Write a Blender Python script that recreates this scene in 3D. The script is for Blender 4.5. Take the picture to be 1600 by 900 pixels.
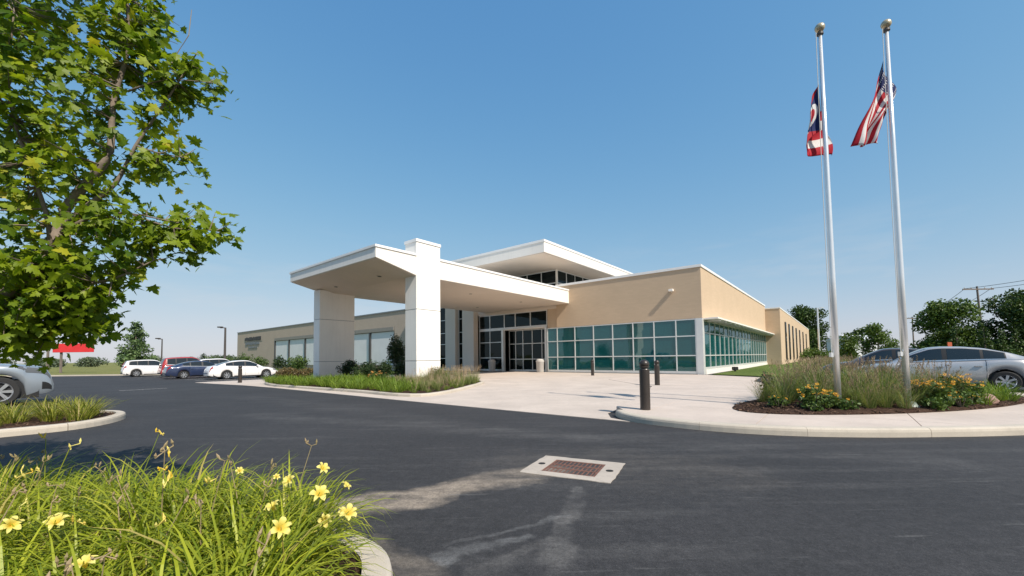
import bpy, bmesh, math, random
from mathutils import Vector, Matrix
import numpy as np

for o in list(bpy.data.objects):
    bpy.data.objects.remove(o)
SC = bpy.context.scene
COL = SC.collection
PI = math.pi

# ------------------------------------------------------------------ camera
CAM_H, F_PX, PITCH, ROLL = 1.27, 629.2, 0.04637, -0.01213
cd = bpy.data.cameras.new('camera')
cd.sensor_width = 36.0
cd.lens = 36.0 * F_PX / 1600.0
cd.shift_y = (529.26 - 450.0) / 1600.0
cd.clip_start, cd.clip_end = 0.05, 6000
cam = bpy.data.objects.new('camera', cd)
COL.objects.link(cam)
fw = Vector((0, math.cos(PITCH), math.sin(PITCH)))
r0 = Vector((1, 0, 0)); u0 = Vector((0, -math.sin(PITCH), math.cos(PITCH)))
rr = math.cos(ROLL) * r0 + math.sin(ROLL) * u0
uu = -math.sin(ROLL) * r0 + math.cos(ROLL) * u0
cam.matrix_world = Matrix(((rr.x, uu.x, -fw.x, 0), (rr.y, uu.y, -fw.y, 0), (rr.z, uu.z, -fw.z, CAM_H), (0, 0, 0, 1)))
SC.camera = cam

# ------------------------------------------------------------------ sky, sun, exposure
SUN_EL = math.radians(45)
sdir = Vector((0.641, -0.769, 0)).normalized()              # horizontal direction towards the sun
SKY_STRENGTH, SUN_STRENGTH, EXPOSURE = 0.15, 4.5, 0.42
world = bpy.data.worlds.new('World'); SC.world = world; world.use_nodes = True
nt = world.node_tree
bg = nt.nodes['Background']
sky = nt.nodes.new('ShaderNodeTexSky')
sky.sky_type = 'NISHITA'; sky.sun_disc = False
sky.sun_elevation = SUN_EL
sky.sun_rotation = math.atan2(sdir.x, sdir.y)
sky.altitude = 0; sky.air_density = 1.0; sky.dust_density = 0.35; sky.ozone_density = 2.2
bg.inputs['Strength'].default_value = SKY_STRENGTH
hs = nt.nodes.new('ShaderNodeHueSaturation'); hs.inputs['Saturation'].default_value = 1.22; hs.inputs['Hue'].default_value = 0.488
nt.links.new(sky.outputs[0], hs.inputs['Color']); # one tone curve for the whole sky, the way a camera rolls off a bright horizon
tintn = nt.nodes.new('ShaderNodeMix'); tintn.data_type = 'RGBA'; tintn.blend_type = 'MULTIPLY'; tintn.inputs[0].default_value = 1.0; tintn.inputs[7].default_value = (0.595, 0.675, 1.20, 1)
nt.links.new(hs.outputs[0], tintn.inputs[6])
sp_ = nt.nodes.new('ShaderNodeSeparateColor'); cb_ = nt.nodes.new('ShaderNodeCombineColor'); nt.links.new(tintn.outputs[2], sp_.inputs[0])
for i_ in range(3):
    m1_ = nt.nodes.new('ShaderNodeMath'); m1_.operation = 'MULTIPLY_ADD'; m1_.inputs[1].default_value = 0.586; m1_.inputs[2].default_value = 1.0
    m2_ = nt.nodes.new('ShaderNodeMath'); m2_.operation = 'MULTIPLY'; m2_.inputs[1].default_value = 2.62
    m3_ = nt.nodes.new('ShaderNodeMath'); m3_.operation = 'DIVIDE'
    nt.links.new(sp_.outputs[i_], m1_.inputs[0]); nt.links.new(sp_.outputs[i_], m2_.inputs[0]); nt.links.new(m2_.outputs[0], m3_.inputs[0]); nt.links.new(m1_.outputs[0], m3_.inputs[1]); nt.links.new(m3_.outputs[0], cb_.inputs[i_])
# thin high haze cloud, low in the sky all round
tc_ = nt.nodes.new('ShaderNodeTexCoord'); mpw = nt.nodes.new('ShaderNodeMapping'); mpw.inputs['Scale'].default_value = (2.0, 2.0, 11.0); nt.links.new(tc_.outputs['Generated'], mpw.inputs[0])
nw = nt.nodes.new('ShaderNodeTexNoise'); nw.inputs['Scale'].default_value = 1.7; nw.inputs['Detail'].default_value = 8; nw.inputs['Roughness'].default_value = 0.58; nt.links.new(mpw.outputs[0], nw.inputs['Vector'])
rw_ = nt.nodes.new('ShaderNodeValToRGB'); rw_.color_ramp.elements[0].position = 0.53; rw_.color_ramp.elements[0].color = (0, 0, 0, 1); rw_.color_ramp.elements[1].position = 0.74; rw_.color_ramp.elements[1].color = (0.42, 0.42, 0.42, 1); nt.links.new(nw.outputs[0], rw_.inputs[0])
sx_ = nt.nodes.new('ShaderNodeSeparateXYZ'); nt.links.new(tc_.outputs['Generated'], sx_.inputs[0])
re_ = nt.nodes.new('ShaderNodeValToRGB'); re_.color_ramp.elements[0].position = 0.02; re_.color_ramp.elements[0].color = (0.3, 0.3, 0.3, 1); re_.color_ramp.elements[1].position = 0.30; re_.color_ramp.elements[1].color = (0, 0, 0, 1); e_ = re_.color_ramp.elements.new(0.12); e_.color = (1, 1, 1, 1); nt.links.new(sx_.outputs[2], re_.inputs[0])
mf_ = nt.nodes.new('ShaderNodeMath'); mf_.operation = 'MULTIPLY'; nt.links.new(rw_.outputs[0], mf_.inputs[0]); nt.links.new(re_.outputs[0], mf_.inputs[1])
mc_ = nt.nodes.new('ShaderNodeMix'); mc_.data_type = 'RGBA'; mc_.inputs[7].default_value = (3.2, 3.4, 3.65, 1); nt.links.new(mf_.outputs[0], mc_.inputs[0]); nt.links.new(cb_.outputs[0], mc_.inputs[6])
nt.links.new(mc_.outputs[2], bg.inputs['Color'])
sl = bpy.data.lights.new('sun', 'SUN'); sl.energy = SUN_STRENGTH; sl.angle = math.radians(0.5); sl.color = (1.0, 0.915, 0.80)
sun = bpy.data.objects.new('sun', sl); COL.objects.link(sun)
sv = Vector((sdir.x * math.cos(SUN_EL), sdir.y * math.cos(SUN_EL), math.sin(SUN_EL)))
sun.rotation_euler = sv.to_track_quat('Z', 'Y').to_euler(); sun.location = (20, -20, 40)
SC.view_settings.view_transform = 'Standard'; SC.view_settings.look = 'None'
SC.view_settings.exposure = EXPOSURE; SC.view_settings.gamma = 1.0
SC.view_settings.use_curve_mapping = False

# ------------------------------------------------------------------ frame of the site
CX, CY = 12.40, 26.16                       # building corner
YAW = 0.68318
AX = (-math.cos(YAW), math.sin(YAW)); BX = (math.sin(YAW), math.cos(YAW))
ROTB = -YAW                                 # local x = -A, local y = B
def W(a, b): return (CX + AX[0]*a + BX[0]*b, CY + AX[1]*a + BX[1]*b)
def AB(x, y): return ((x-CX)*AX[0] + (y-CY)*AX[1], (x-CX)*BX[0] + (y-CY)*BX[1])
def sst(a, b, x):
    t = min(1, max(0, (x-a)/(b-a))); return t*t*(3-2*t)
def gz(x, y): return -0.16 * sst(14, 28, AB(x, y)[0])     # the lot falls a little to the far left

# ------------------------------------------------------------------ materials
def new_mat(name):
    m = bpy.data.materials.new(name); m.use_nodes = True
    return m, m.node_tree, m.node_tree.nodes['Principled BSDF']
def N(t, kind, **kw):
    n = t.nodes.new(kind)
    for k, v in kw.items():
        if k in ('operation', 'blend_type', 'data_type', 'feature', 'attribute_name', 'noise_dimensions', 'interpolation', 'distance', 'offset', 'squash'): setattr(n, k, v)
        else: n.inputs[k].default_value = v
    return n
def ramp(t, src, stops):
    r = t.nodes.new('ShaderNodeValToRGB'); e = r.color_ramp.elements
    while len(e) < len(stops): e.new(0.5)
    for i, (p, c) in enumerate(stops):
        e[i].position = p; e[i].color = (*c, 1) if len(c) == 3 else c
    t.links.new(src, r.inputs[0]); return r
def mixc(t, fac, a, b, mode='MIX'):
    m = t.nodes.new('ShaderNodeMix'); m.data_type = 'RGBA'; m.blend_type = mode
    for sock, v in ((m.inputs[0], fac), (m.inputs[6], a), (m.inputs[7], b)):
        if isinstance(v, bpy.types.NodeSocket): t.links.new(v, sock)
        elif isinstance(v, (int, float)): sock.default_value = v
        else: sock.default_value = (*v, 1)
    return m.outputs[2]
def math_(t, op, a, b=None, clamp=False):
    m = t.nodes.new('ShaderNodeMath'); m.operation = op; m.use_clamp = clamp
    for s, v in ((m.inputs[0], a), (m.inputs[1], b)):
        if v is None: continue
        if isinstance(v, bpy.types.NodeSocket): t.links.new(v, s)
        else: s.default_value = v
    return m.outputs[0]
def coords(t, kind='Object'):
    return t.nodes.new('ShaderNodeTexCoord').outputs[kind]
def noise(t, vec, scale, detail=4, rough=0.55):
    n = N(t, 'ShaderNodeTexNoise', Scale=scale, Detail=detail, Roughness=rough); t.links.new(vec, n.inputs['Vector']); return n.outputs[0]
def bump(t, p, h, strength=0.3, dist=0.01):
    b = N(t, 'ShaderNodeBump', Strength=strength, Distance=dist); t.links.new(h, b.inputs['Height']); t.links.new(b.outputs[0], p.inputs['Normal'])

def surf(name, col, rough=0.7, var=0.12, scale=3.0, fine=60.0, bmp=0.15, metal=0.0, coat=0.0, spec=0.5):
    """a plain painted or mineral surface: broad mottling plus fine grain"""
    m, t, p = new_mat(name); v = coords(t)
    n1 = noise(t, v, scale, 5); n2 = noise(t, v, fine, 3)
    lo = tuple(c*(1-var) for c in col); hi = tuple(min(1, c*(1+var)) for c in col)
    c1 = ramp(t, n1, [(0.3, lo), (0.7, hi)]).outputs[0]
    c2 = mixc(t, 0.10, c1, ramp(t, n2, [(0.35, (0.2,)*3), (0.65, (1,)*3)]).outputs[0], 'OVERLAY') if fine else c1
    t.links.new(c2, p.inputs['Base Color'])
    p.inputs['Roughness'].default_value = rough; p.inputs['Metallic'].default_value = metal
    p.inputs['Specular IOR Level'].default_value = spec
    if name in ('white_panel', 'cream_precast'):
        ms = N(t, 'ShaderNodeMapping'); t.links.new(v, ms.inputs[0]); ms.inputs['Scale'].default_value = (5.0, 5.0, 0.35)
        k_ = ramp(t, noise(t, ms.outputs[0], 1.0, 6, 0.7), [(0.50, (0,)*3), (0.78, (0.32,)*3)]).outputs[0]
        t.links.new(mixc(t, k_, c2, tuple(x*0.72 for x in col)), p.inputs['Base Color'])
    if coat: p.inputs['Coat Weight'].default_value = coat; p.inputs['Coat Roughness'].default_value = 0.04
    if bmp: bump(t, p, n2, bmp, 0.004)
    return m

def mat_asphalt():
    m, t, p = new_mat('asphalt'); v = coords(t)
    broad = noise(t, v, 0.35, 5); mid = noise(t, v, 2.2, 6, 0.65); fine = noise(t, v, 95, 3, 0.7)
    st = N(t, 'ShaderNodeMapping'); t.links.new(v, st.inputs[0]); st.inputs['Rotation'].default_value = (0, 0, 0.5); st.inputs['Scale'].default_value = (0.25, 2.2, 1)
    streak = noise(t, st.outputs[0], 1.6, 6, 0.62)
    c = ramp(t, broad, [(0.3, (0.028, 0.0275, 0.029)), (0.7, (0.043, 0.0415, 0.043))]).outputs[0]
    c = mixc(t, ramp(t, streak, [(0.52, (0,)*3), (0.72, (0.35,)*3)]).outputs[0], c, (0.095, 0.092, 0.090))
    c = mixc(t, ramp(t, mid, [(0.55, (0,)*3), (0.75, (0.22,)*3)]).outputs[0], c, (0.025, 0.025, 0.028))
    c = mixc(t, 0.55, c, ramp(t, fine, [(0.3, (0.28,)*3), (0.7, (0.72,)*3)]).outputs[0], 'OVERLAY')
    # dried silt washed along shallow runs to the drain, and pale scuffs
    def warp(vec, scale, amt):
        nn = N(t, 'ShaderNodeTexNoise', Scale=scale, Detail=5.0, Roughness=0.62); t.links.new(vec, nn.inputs['Vector'])
        a_ = t.nodes.new('ShaderNodeVectorMath'); a_.operation = 'SUBTRACT'; t.links.new(nn.outputs['Color'], a_.inputs[0]); a_.inputs[1].default_value = (0.5, 0.5, 0.5)
        b_ = t.nodes.new('ShaderNodeVectorMath'); b_.operation = 'SCALE'; t.links.new(a_.outputs[0], b_.inputs[0]); b_.inputs['Scale'].default_value = amt
        c_ = t.nodes.new('ShaderNodeVectorMath'); c_.operation = 'ADD'; t.links.new(vec, c_.inputs[0]); t.links.new(b_.outputs[0], c_.inputs[1]); return c_.outputs[0]
    wv = warp(warp(v, 0.9, 0.55), 5.0, 0.16)
    sep = N(t, 'ShaderNodeSeparateXYZ'); t.links.new(wv, sep.inputs[0])
    wob = math_(t, 'MULTIPLY', math_(t, 'SUBTRACT', noise(t, v, 1.3, 4), 0.5), 0.55)
    def seg(ax, ay, bx, by, w0, w1, amt, colr, c, edge=(0.40, 0.62)):
        dx, dy = bx-ax, by-ay; L2 = dx*dx+dy*dy; L = math.sqrt(L2)
        X = math_(t, 'SUBTRACT', sep.outputs[0], ax); Y = math_(t, 'SUBTRACT', sep.outputs[1], ay)
        s = math_(t, 'DIVIDE', math_(t, 'ADD', math_(t, 'MULTIPLY', X, dx), math_(t, 'MULTIPLY', Y, dy)), L2, True)
        ex = math_(t, 'SUBTRACT', X, math_(t, 'MULTIPLY', s, dx)); ey = math_(t, 'SUBTRACT', Y, math_(t, 'MULTIPLY', s, dy))
        d = math_(t, 'SQRT', math_(t, 'ADD', math_(t, 'MULTIPLY', ex, ex), math_(t, 'MULTIPLY', ey, ey)))
        d = math_(t, 'ADD', d, math_(t, 'MULTIPLY', wob, (w0+w1)*1.2))
        wdt = math_(t, 'ADD', w0, math_(t, 'MULTIPLY', s, w1-w0))
        k = math_(t, 'SUBTRACT', 1.0, math_(t, 'DIVIDE', d, wdt), True)
        k = math_(t, 'MULTIPLY', ramp(t, k, [(0.0, (0,)*3), (0.55, (1,)*3)]).outputs[0], math_(t, 'MULTIPLY', ramp(t, mid, [(0.33, (0.25,)*3), (0.55, (1,)*3)]).outputs[0], math_(t, 'MULTIPLY', ramp(t, streak, [(0.36, (0.15,)*3), (0.56, (1,)*3)]).outputs[0], amt)))
        return mixc(t, k, c, colr)
    silt = (0.26, 0.215, 0.17)
    c = seg(-1.7, 3.40, -0.55, 4.03, 0.32, 0.26, 1.3, silt, c)
    c = seg(-0.6, 4.0, 0.35, 4.52, 0.26, 0.36, 0.95, silt, c)
    c = seg(-0.6, 2.25, -1.0, 2.95, 0.22, 0.12, 0.6, (0.2, 0.17, 0.14), c)
    c = seg(0.62, 3.95, 0.42, 3.2, 0.07, 0.10, 0.30, (0.2, 0.19, 0.18), c)
    c = seg(0.45, 3.3, 0.15, 2.2, 0.08, 0.14, 0.32, (0.19, 0.18, 0.17), c)
    c = seg(0.3, 2.9, -0.3, 2.3, 0.06, 0.1, 0.30, (0.19, 0.18, 0.17), c)
    c = seg(-0.45, 2.75, 0.45, 3.35, 0.05, 0.03, 0.30, (0.2, 0.2, 0.2), c)
    c = seg(-0.5, 2.55, 0.1, 2.9, 0.09, 0.06, 0.40, (0.22, 0.22, 0.22), c)
    c = seg(0.2, 4.9, 1.9, 4.6, 0.9, 1.0, 0.28, (0.13, 0.115, 0.10), c)
    c = seg(-6, 9.5, 5, 4.8, 0.5, 0.5, 0.20, (0.14, 0.135, 0.13), c)
    c = seg(-9, 14, 1, 6.2, 0.6, 0.5, 0.16, (0.13, 0.125, 0.12), c)
    # short dry scuffs and pale grit
    for rot, sc, th in ((0.35, (0.5, 7.0, 1), 0.735), (-0.5, (0.45, 6.0, 1), 0.745), (1.2, (0.6, 8.0, 1), 0.75)):
        mp_ = N(t, 'ShaderNodeMapping'); t.links.new(v, mp_.inputs[0]); mp_.inputs['Rotation'].default_value = (0, 0, rot); mp_.inputs['Scale'].default_value = sc
        c = mixc(t, ramp(t, noise(t, mp_.outputs[0], 1.9, 3, 0.5), [(th-0.07, (0,)*3), (th+0.05, (0.42,)*3)]).outputs[0], c, (0.17, 0.165, 0.16))
    grit = N(t, 'ShaderNodeTexVoronoi', Scale=55.0); t.links.new(v, grit.inputs['Vector'])
    c = mixc(t, ramp(t, grit.outputs['Distance'], [(0.06, (0.45,)*3), (0.16, (0,)*3)]).outputs[0], c, (0.16, 0.155, 0.15))
    mot = noise(t, v, 11, 6, 0.75)
    c = mixc(t, 0.8, c, ramp(t, mot, [(0.30, (0.30,)*3), (0.70, (0.68,)*3)]).outputs[0], 'OVERLAY')
    agg = noise(t, v, 42, 4, 0.8)
    c = mixc(t, 0.8, c, ramp(t, agg, [(0.30, (0.25,)*3), (0.72, (0.72,)*3)]).outputs[0], 'OVERLAY')
    blot = noise(t, v, 0.9, 5, 0.7)
    c = mixc(t, ramp(t, blot, [(0.58, (0,)*3), (0.70, (0.55,)*3)]).outputs[0], c, (0.024, 0.024, 0.027))
    t.links.new(c, p.inputs['Base Color'])
    p.inputs['Roughness'].default_value = 0.82; p.inputs['Specular IOR Level'].default_value = 0.35
    bump(t, p, fine, 0.5, 0.006)
    return m

def mat_concrete(name, col, stain=0.25):
    m, t, p = new_mat(name); v = coords(t)
    n1 = noise(t, v, 0.8, 6, 0.6); n2 = noise(t, v, 9, 5, 0.65); n3 = noise(t, v, 130, 2)
    c = ramp(t, n1, [(0.3, tuple(x*0.86 for x in col)), (0.7, tuple(min(1, x*1.07) for x in col))]).outputs[0]
    c = mixc(t, ramp(t, n2, [(0.5, (0,)*3), (0.8, (stain,)*3)]).outputs[0], c, tuple(x*0.62 for x in col))
    c = mixc(t, 0.2, c, ramp(t, n3, [(0.3, (0.3,)*3), (0.7, (0.7,)*3)]).outputs[0], 'OVERLAY')
    t.links.new(c, p.inputs['Base Color']); p.inputs['Roughness'].default_value = 0.85
    p.inputs['Specular IOR Level'].default_value = 0.3
    bump(t, p, n3, 0.25, 0.003)
    return m

def mat_brick(name, col, mortar):
    m, t, p = new_mat(name); v = coords(t)
    # courses run along the wall whichever way it faces: u = x + y of the building frame
    sp = N(t, 'ShaderNodeSeparateXYZ'); t.links.new(v, sp.inputs[0])
    cb = N(t, 'ShaderNodeCombineXYZ'); t.links.new(math_(t, 'ADD', sp.outputs[0], sp.outputs[1]), cb.inputs[0]); t.links.new(sp.outputs[2], cb.inputs[1])
    b = N(t, 'ShaderNodeTexBrick', Scale=1.0)
    b.inputs['Brick Width'].default_value = 0.40; b.inputs['Row Height'].default_value = 0.10
    b.inputs['Mortar Size'].default_value = 0.008; b.inputs['Mortar Smooth'].default_value = 0.3
    b.inputs['Color1'].default_value = (*[x*0.97 for x in col], 1); b.inputs['Color2'].default_value = (*[x*1.03 for x in col], 1); b.inputs['Mortar'].default_value = (*mortar, 1)
    t.links.new(cb.outputs[0], b.inputs['Vector'])
    n = noise(t, v, 0.7, 5)
    c = mixc(t, ramp(t, n, [(0.35, (0,)*3), (0.75, (0.35,)*3)]).outputs[0], b.outputs[0], tuple(x*0.82 for x in col))
    t.links.new(c, p.inputs['Base Color']); p.inputs['Roughness'].default_value = 0.9; p.inputs['Specular IOR Level'].default_value = 0.2
    bump(t, p, b.outputs[1], -0.25, 0.006)
    return m

def mat_glass(name, tint, trans, refl=0.5):
    """tinted facade glass: mirror-like coating over a coloured pane you can dimly see through"""
    m, t, p = new_mat(name)
    out = t.nodes['Material Output']; t.nodes.remove(p)
    tr = N(t, 'ShaderNodeBsdfTransparent'); tr.inputs[0].default_value = (*trans, 1)
    df = N(t, 'ShaderNodeBsdfDiffuse'); df.inputs[0].default_value = (*tint, 1)
    gl = N(t, 'ShaderNodeBsdfGlossy'); gl.inputs['Roughness'].default_value = 0.015; gl.inputs[0].default_value = (0.80, 0.96, 0.97, 1)
    v = coords(t); nb = noise(t, v, 0.9, 2)
    bb = N(t, 'ShaderNodeBump', Strength=0.02, Distance=0.05); t.links.new(nb, bb.inputs['Height']); t.links.new(bb.outputs[0], gl.inputs['Normal'])
    fr = N(t, 'ShaderNodeLayerWeight', Blend=refl)
    m1 = N(t, 'ShaderNodeMixShader'); m1.inputs[0].default_value = 0.45; t.links.new(tr.outputs[0], m1.inputs[1]); t.links.new(df.outputs[0], m1.inputs[2])
    m2 = N(t, 'ShaderNodeMixShader'); t.links.new(math_(t, 'ADD', math_(t, 'MULTIPLY', fr.outputs['Fresnel'], 0.62), 0.02, True), m2.inputs[0]); t.links.new(m1.outputs[0], m2.inputs[1]); t.links.new(gl.outputs[0], m2.inputs[2])
    t.links.new(m2.outputs[0], out.inputs['Surface'])
    return m

def mat_leaf(name, c0, c1, transl=0.35, rough=0.5, c2=None):
    """leaf: colour picked per leaf from the 'tint' attribute, some light passes through"""
    m, t, p = new_mat(name); out = t.nodes['Material Output']
    at = N(t, 'ShaderNodeAttribute', attribute_name='tint')
    stops = [(0.0, c0), (0.8, c1)] + ([(1.0, c2)] if c2 else [])
    c = ramp(t, at.outputs['Fac'], stops).outputs[0]
    t.links.new(c, p.inputs['Base Color']); p.inputs['Roughness'].default_value = rough; p.inputs['Specular IOR Level'].default_value = 0.3
    tl = N(t, 'ShaderNodeBsdfTranslucent'); t.links.new(mixc(t, 1.0, c, (1.0, 1.0, 0.55), 'MULTIPLY'), tl.inputs[0])
    mx = N(t, 'ShaderNodeMixShader'); mx.inputs[0].default_value = transl
    t.links.new(p.outputs[0], mx.inputs[1]); t.links.new(tl.outputs[0], mx.inputs[2]); t.links.new(mx.outputs[0], out.inputs['Surface'])
    return m

def mat_grassland(name, c0, c1, c2):
    m, t, p = new_mat(name); v = coords(t)
    n1 = noise(t, v, 0.12, 6, 0.6); n2 = noise(t, v, 4, 6, 0.7); n3 = noise(t, v, 40, 3, 0.7)
    c = ramp(t, n1, [(0.3, c0), (0.7, c1)]).outputs[0]
    c = mixc(t, ramp(t, n2, [(0.45, (0,)*3), (0.75, (0.6,)*3)]).outputs[0], c, c2)
    c = mixc(t, 0.5, c, ramp(t, n3, [(0.3, (0.2,)*3), (0.7, (0.75,)*3)]).outputs[0], 'OVERLAY')
    t.links.new(c, p.inputs['Base Color']); p.inputs['Roughness'].default_value = 0.95; p.inputs['Specular IOR Level'].default_value = 0.1
    bump(t, p, n3, 0.9, 0.04)
    return m

def mat_paint(name, col, metal=0.0):
    m, t, p = new_mat(name)
    p.inputs['Base Color'].default_value = (*col, 1); p.inputs['Roughness'].default_value = 0.32; p.inputs['Metallic'].default_value = metal
    p.inputs['Coat Weight'].default_value = 0.9; p.inputs['Coat Roughness'].default_value = 0.05
    v = coords(t); n = noise(t, v, 3, 4)
    t.links.new(ramp(t, n, [(0.4, (0.28,)*3), (0.8, (0.42,)*3)]).outputs[0], p.inputs['Roughness'])
    return m

M = {}
M['asphalt'] = mat_asphalt()
M['drive'] = mat_concrete('drive_concrete', (0.53, 0.452, 0.39), 0.35)
M['walk'] = mat_concrete('walk_concrete', (0.54, 0.457, 0.395), 0.30)
M['kerb'] = mat_concrete('kerb_concrete', (0.50, 0.445, 0.37), 0.35)
M['collar'] = mat_concrete('collar_concrete', (0.44, 0.385, 0.33), 0.75)
M['brick'] = mat_brick('tan_brick', (0.54, 0.41, 0.285), (0.52, 0.40, 0.285))
M['brick_far'] = mat_brick('greyed_tan_brick', (0.50, 0.40, 0.32), (0.50, 0.42, 0.34))  # same tan brick; grey of distance and grazing light put into its colour
M['white'] = surf('white_panel', (0.80, 0.755, 0.69), 0.55, 0.03, 0.6, 40, 0.03)
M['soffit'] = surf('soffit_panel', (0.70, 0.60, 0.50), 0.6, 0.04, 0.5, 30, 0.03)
M['cream'] = surf('cream_precast', (0.86, 0.82, 0.76), 0.7, 0.04, 0.7, 80, 0.1)
M['coping'] = surf('coping_metal', (0.78, 0.77, 0.75), 0.4, 0.03, 1, 0, 0)
M['coping_dark'] = surf('coping_grey_metal', (0.20, 0.21, 0.22), 0.4, 0.05, 1, 0, 0)
M['alu'] = surf('aluminium_frame', (0.70, 0.70, 0.68), 0.35, 0.04, 2, 0, 0, metal=0.3)
M['alu_dark'] = surf('dark_frame', (0.05, 0.05, 0.05), 0.45, 0.1, 2, 0, 0)
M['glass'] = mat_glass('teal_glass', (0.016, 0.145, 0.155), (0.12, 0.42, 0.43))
M['glass_dark'] = mat_glass('shaded_glass', (0.004, 0.010, 0.012), (0.09, 0.14, 0.15), 0.2)  # near-black copy of the facade glass, entrance gloom put into its colour
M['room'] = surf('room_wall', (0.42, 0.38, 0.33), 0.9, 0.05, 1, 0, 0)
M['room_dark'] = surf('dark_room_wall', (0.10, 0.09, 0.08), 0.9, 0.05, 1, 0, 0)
M['carpet'] = surf('carpet', (0.10, 0.10, 0.11), 0.95, 0.1, 4, 60, 0.2)
M['blind'] = surf('white_blind', (0.74, 0.73, 0.73), 0.8, 0.04, 1, 0, 0)
M['bollard'] = surf('brown_bollard_paint', (0.035, 0.028, 0.024), 0.38, 0.15, 4, 30, 0.05)
M['iron'] = surf('rusty_iron', (0.15, 0.066, 0.045), 0.8, 0.35, 14, 90, 0.4)
M['pit'] = surf('dark_pit', (0.012, 0.011, 0.010), 0.95, 0.2, 5, 0, 0)
M['pole'] = surf('brushed_aluminium', (0.78, 0.79, 0.80), 0.30, 0.04, 3, 0, 0, metal=0.55)
M['gold'] = surf('gold_ball', (0.50, 0.42, 0.28), 0.35, 0.05, 3, 0, 0, metal=0.4)
M['green_base'] = surf('verdigris_collar', (0.16, 0.20, 0.17), 0.5, 0.15, 6, 40, 0.1)
M['rope'] = surf('halyard_rope', (0.6, 0.58, 0.53), 0.9, 0.05, 20, 0, 0)
M['mulch'] = mat_grassland('mulch', (0.035, 0.020, 0.015), (0.075, 0.045, 0.032), (0.11, 0.07, 0.05))
M['lawn'] = mat_grassland('lawn_grass', (0.075, 0.12, 0.025), (0.12, 0.16, 0.04), (0.17, 0.18, 0.06))
M['field'] = mat_grassland('field_grass', (0.13, 0.155, 0.045), (0.21, 0.20, 0.075), (0.25, 0.22, 0.10))
M['bark'] = surf('grey_bark', (0.17, 0.135, 0.105), 0.9, 0.25, 9, 50, 0.6)
M['maple'] = mat_leaf('maple_leaf', (0.065, 0.135, 0.010), (0.32, 0.41, 0.022), 0.55, 0.45, (0.55, 0.48, 0.04))
M['tree_dark'] = mat_leaf('dark_tree_leaf', (0.020, 0.042, 0.011), (0.075, 0.125, 0.026), 0.2)
M['tree_mid'] = mat_leaf('mid_tree_leaf', (0.032, 0.068, 0.013), (0.125, 0.19, 0.035), 0.25)
M['tree_blue'] = mat_leaf('spruce_leaf', (0.045, 0.085, 0.035), (0.14, 0.21, 0.075), 0.15)
M['far_tree'] = mat_leaf('haze_tinted_leaf', (0.07, 0.10, 0.06), (0.14, 0.175, 0.10), 0.1)  # paler green: the haze of distance is mixed into the leaf colour
M['shrub'] = mat_leaf('dark_shrub_leaf', (0.012, 0.028, 0.010), (0.04, 0.07, 0.022), 0.15)
M['shrub_green'] = mat_leaf('green_shrub_leaf', (0.035, 0.07, 0.015), (0.11, 0.17, 0.04), 0.25)  # leaf of the lighter green plants
M['shrub_bronze'] = mat_leaf('bronze_shrub_leaf', (0.06, 0.06, 0.02), (0.16, 0.11, 0.045), 0.2)
M['lily'] = mat_leaf('daylily_leaf', (0.115, 0.18, 0.013), (0.46, 0.49, 0.04), 0.42, 0.42, (0.50, 0.40, 0.14))
M['lily_far'] = mat_leaf('groundcover_leaf', (0.085, 0.16, 0.018), (0.23, 0.31, 0.035), 0.35, 0.5, (0.22, 0.26, 0.06))
M['island_grass'] = mat_leaf('island_grass_leaf', (0.12, 0.17, 0.02), (0.40, 0.38, 0.06), 0.40, 0.5, (0.48, 0.36, 0.18))
M['grass_orn'] = mat_leaf('ornamental_grass_leaf', (0.075, 0.13, 0.03), (0.25, 0.31, 0.09), 0.38, 0.5, (0.40, 0.33, 0.17))
M['plume'] = mat_leaf('grass_plume', (0.22, 0.15, 0.10), (0.42, 0.31, 0.21), 0.3, 0.7)
M['plume_pink'] = mat_leaf('pink_plume', (0.34, 0.24, 0.16), (0.55, 0.42, 0.28), 0.3, 0.7)
M['petal'] = mat_leaf('yellow_petal', (0.80, 0.55, 0.03), (0.86, 0.78, 0.26), 0.35, 0.5)
M['petal_gold'] = mat_leaf('golden_petal', (0.62, 0.26, 0.02), (0.80, 0.44, 0.04), 0.25, 0.5)
M['petal_pink'] = mat_leaf('pink_petal', (0.55, 0.10, 0.12), (0.7, 0.25, 0.22), 0.25, 0.5)
M['petal_orange'] = mat_leaf('orange_petal', (0.50, 0.22, 0.05), (0.65, 0.36, 0.10), 0.25, 0.5)
M['stalk'] = mat_leaf('dry_stalk', (0.24, 0.20, 0.09), (0.40, 0.30, 0.18), 0.15, 0.7)
M['seedhead'] = surf('dark_seed_head', (0.05, 0.025, 0.012), 0.8, 0.2, 20, 0, 0)
M['rock'] = mat_concrete('pink_boulder', (0.30, 0.19, 0.155), 0.6)
M['tyre'] = surf('tyre_rubber', (0.018, 0.018, 0.018), 0.8, 0.1, 10, 0, 0)
M['rim'] = surf('alloy_rim', (0.62, 0.63, 0.65), 0.28, 0.03, 3, 0, 0, metal=0.8)
M['black'] = surf('black_plastic', (0.012, 0.012, 0.013), 0.5, 0.1, 5, 0, 0)
m_, t_, p_ = new_mat('car_glass'); p_.inputs['Base Color'].default_value = (0.012, 0.016, 0.018, 1); p_.inputs['Roughness'].default_value = 0.03; p_.inputs['IOR'].default_value = 1.7; M['car_glass'] = m_
m_, t_, p_ = new_mat('lamp_lens'); p_.inputs['Base Color'].default_value = (0.10, 0.105, 0.11, 1); p_.inputs['Roughness'].default_value = 0.08; M['lens'] = m_
m_, t_, p_ = new_mat('red_lens'); p_.inputs['Base Color'].default_value = (0.28, 0.012, 0.012, 1); p_.inputs['Roughness'].default_value = 0.1; M['red_lens'] = m_
M['silver'] = mat_paint('silver_paint', (0.47, 0.46, 0.46), 0.45)
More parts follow.
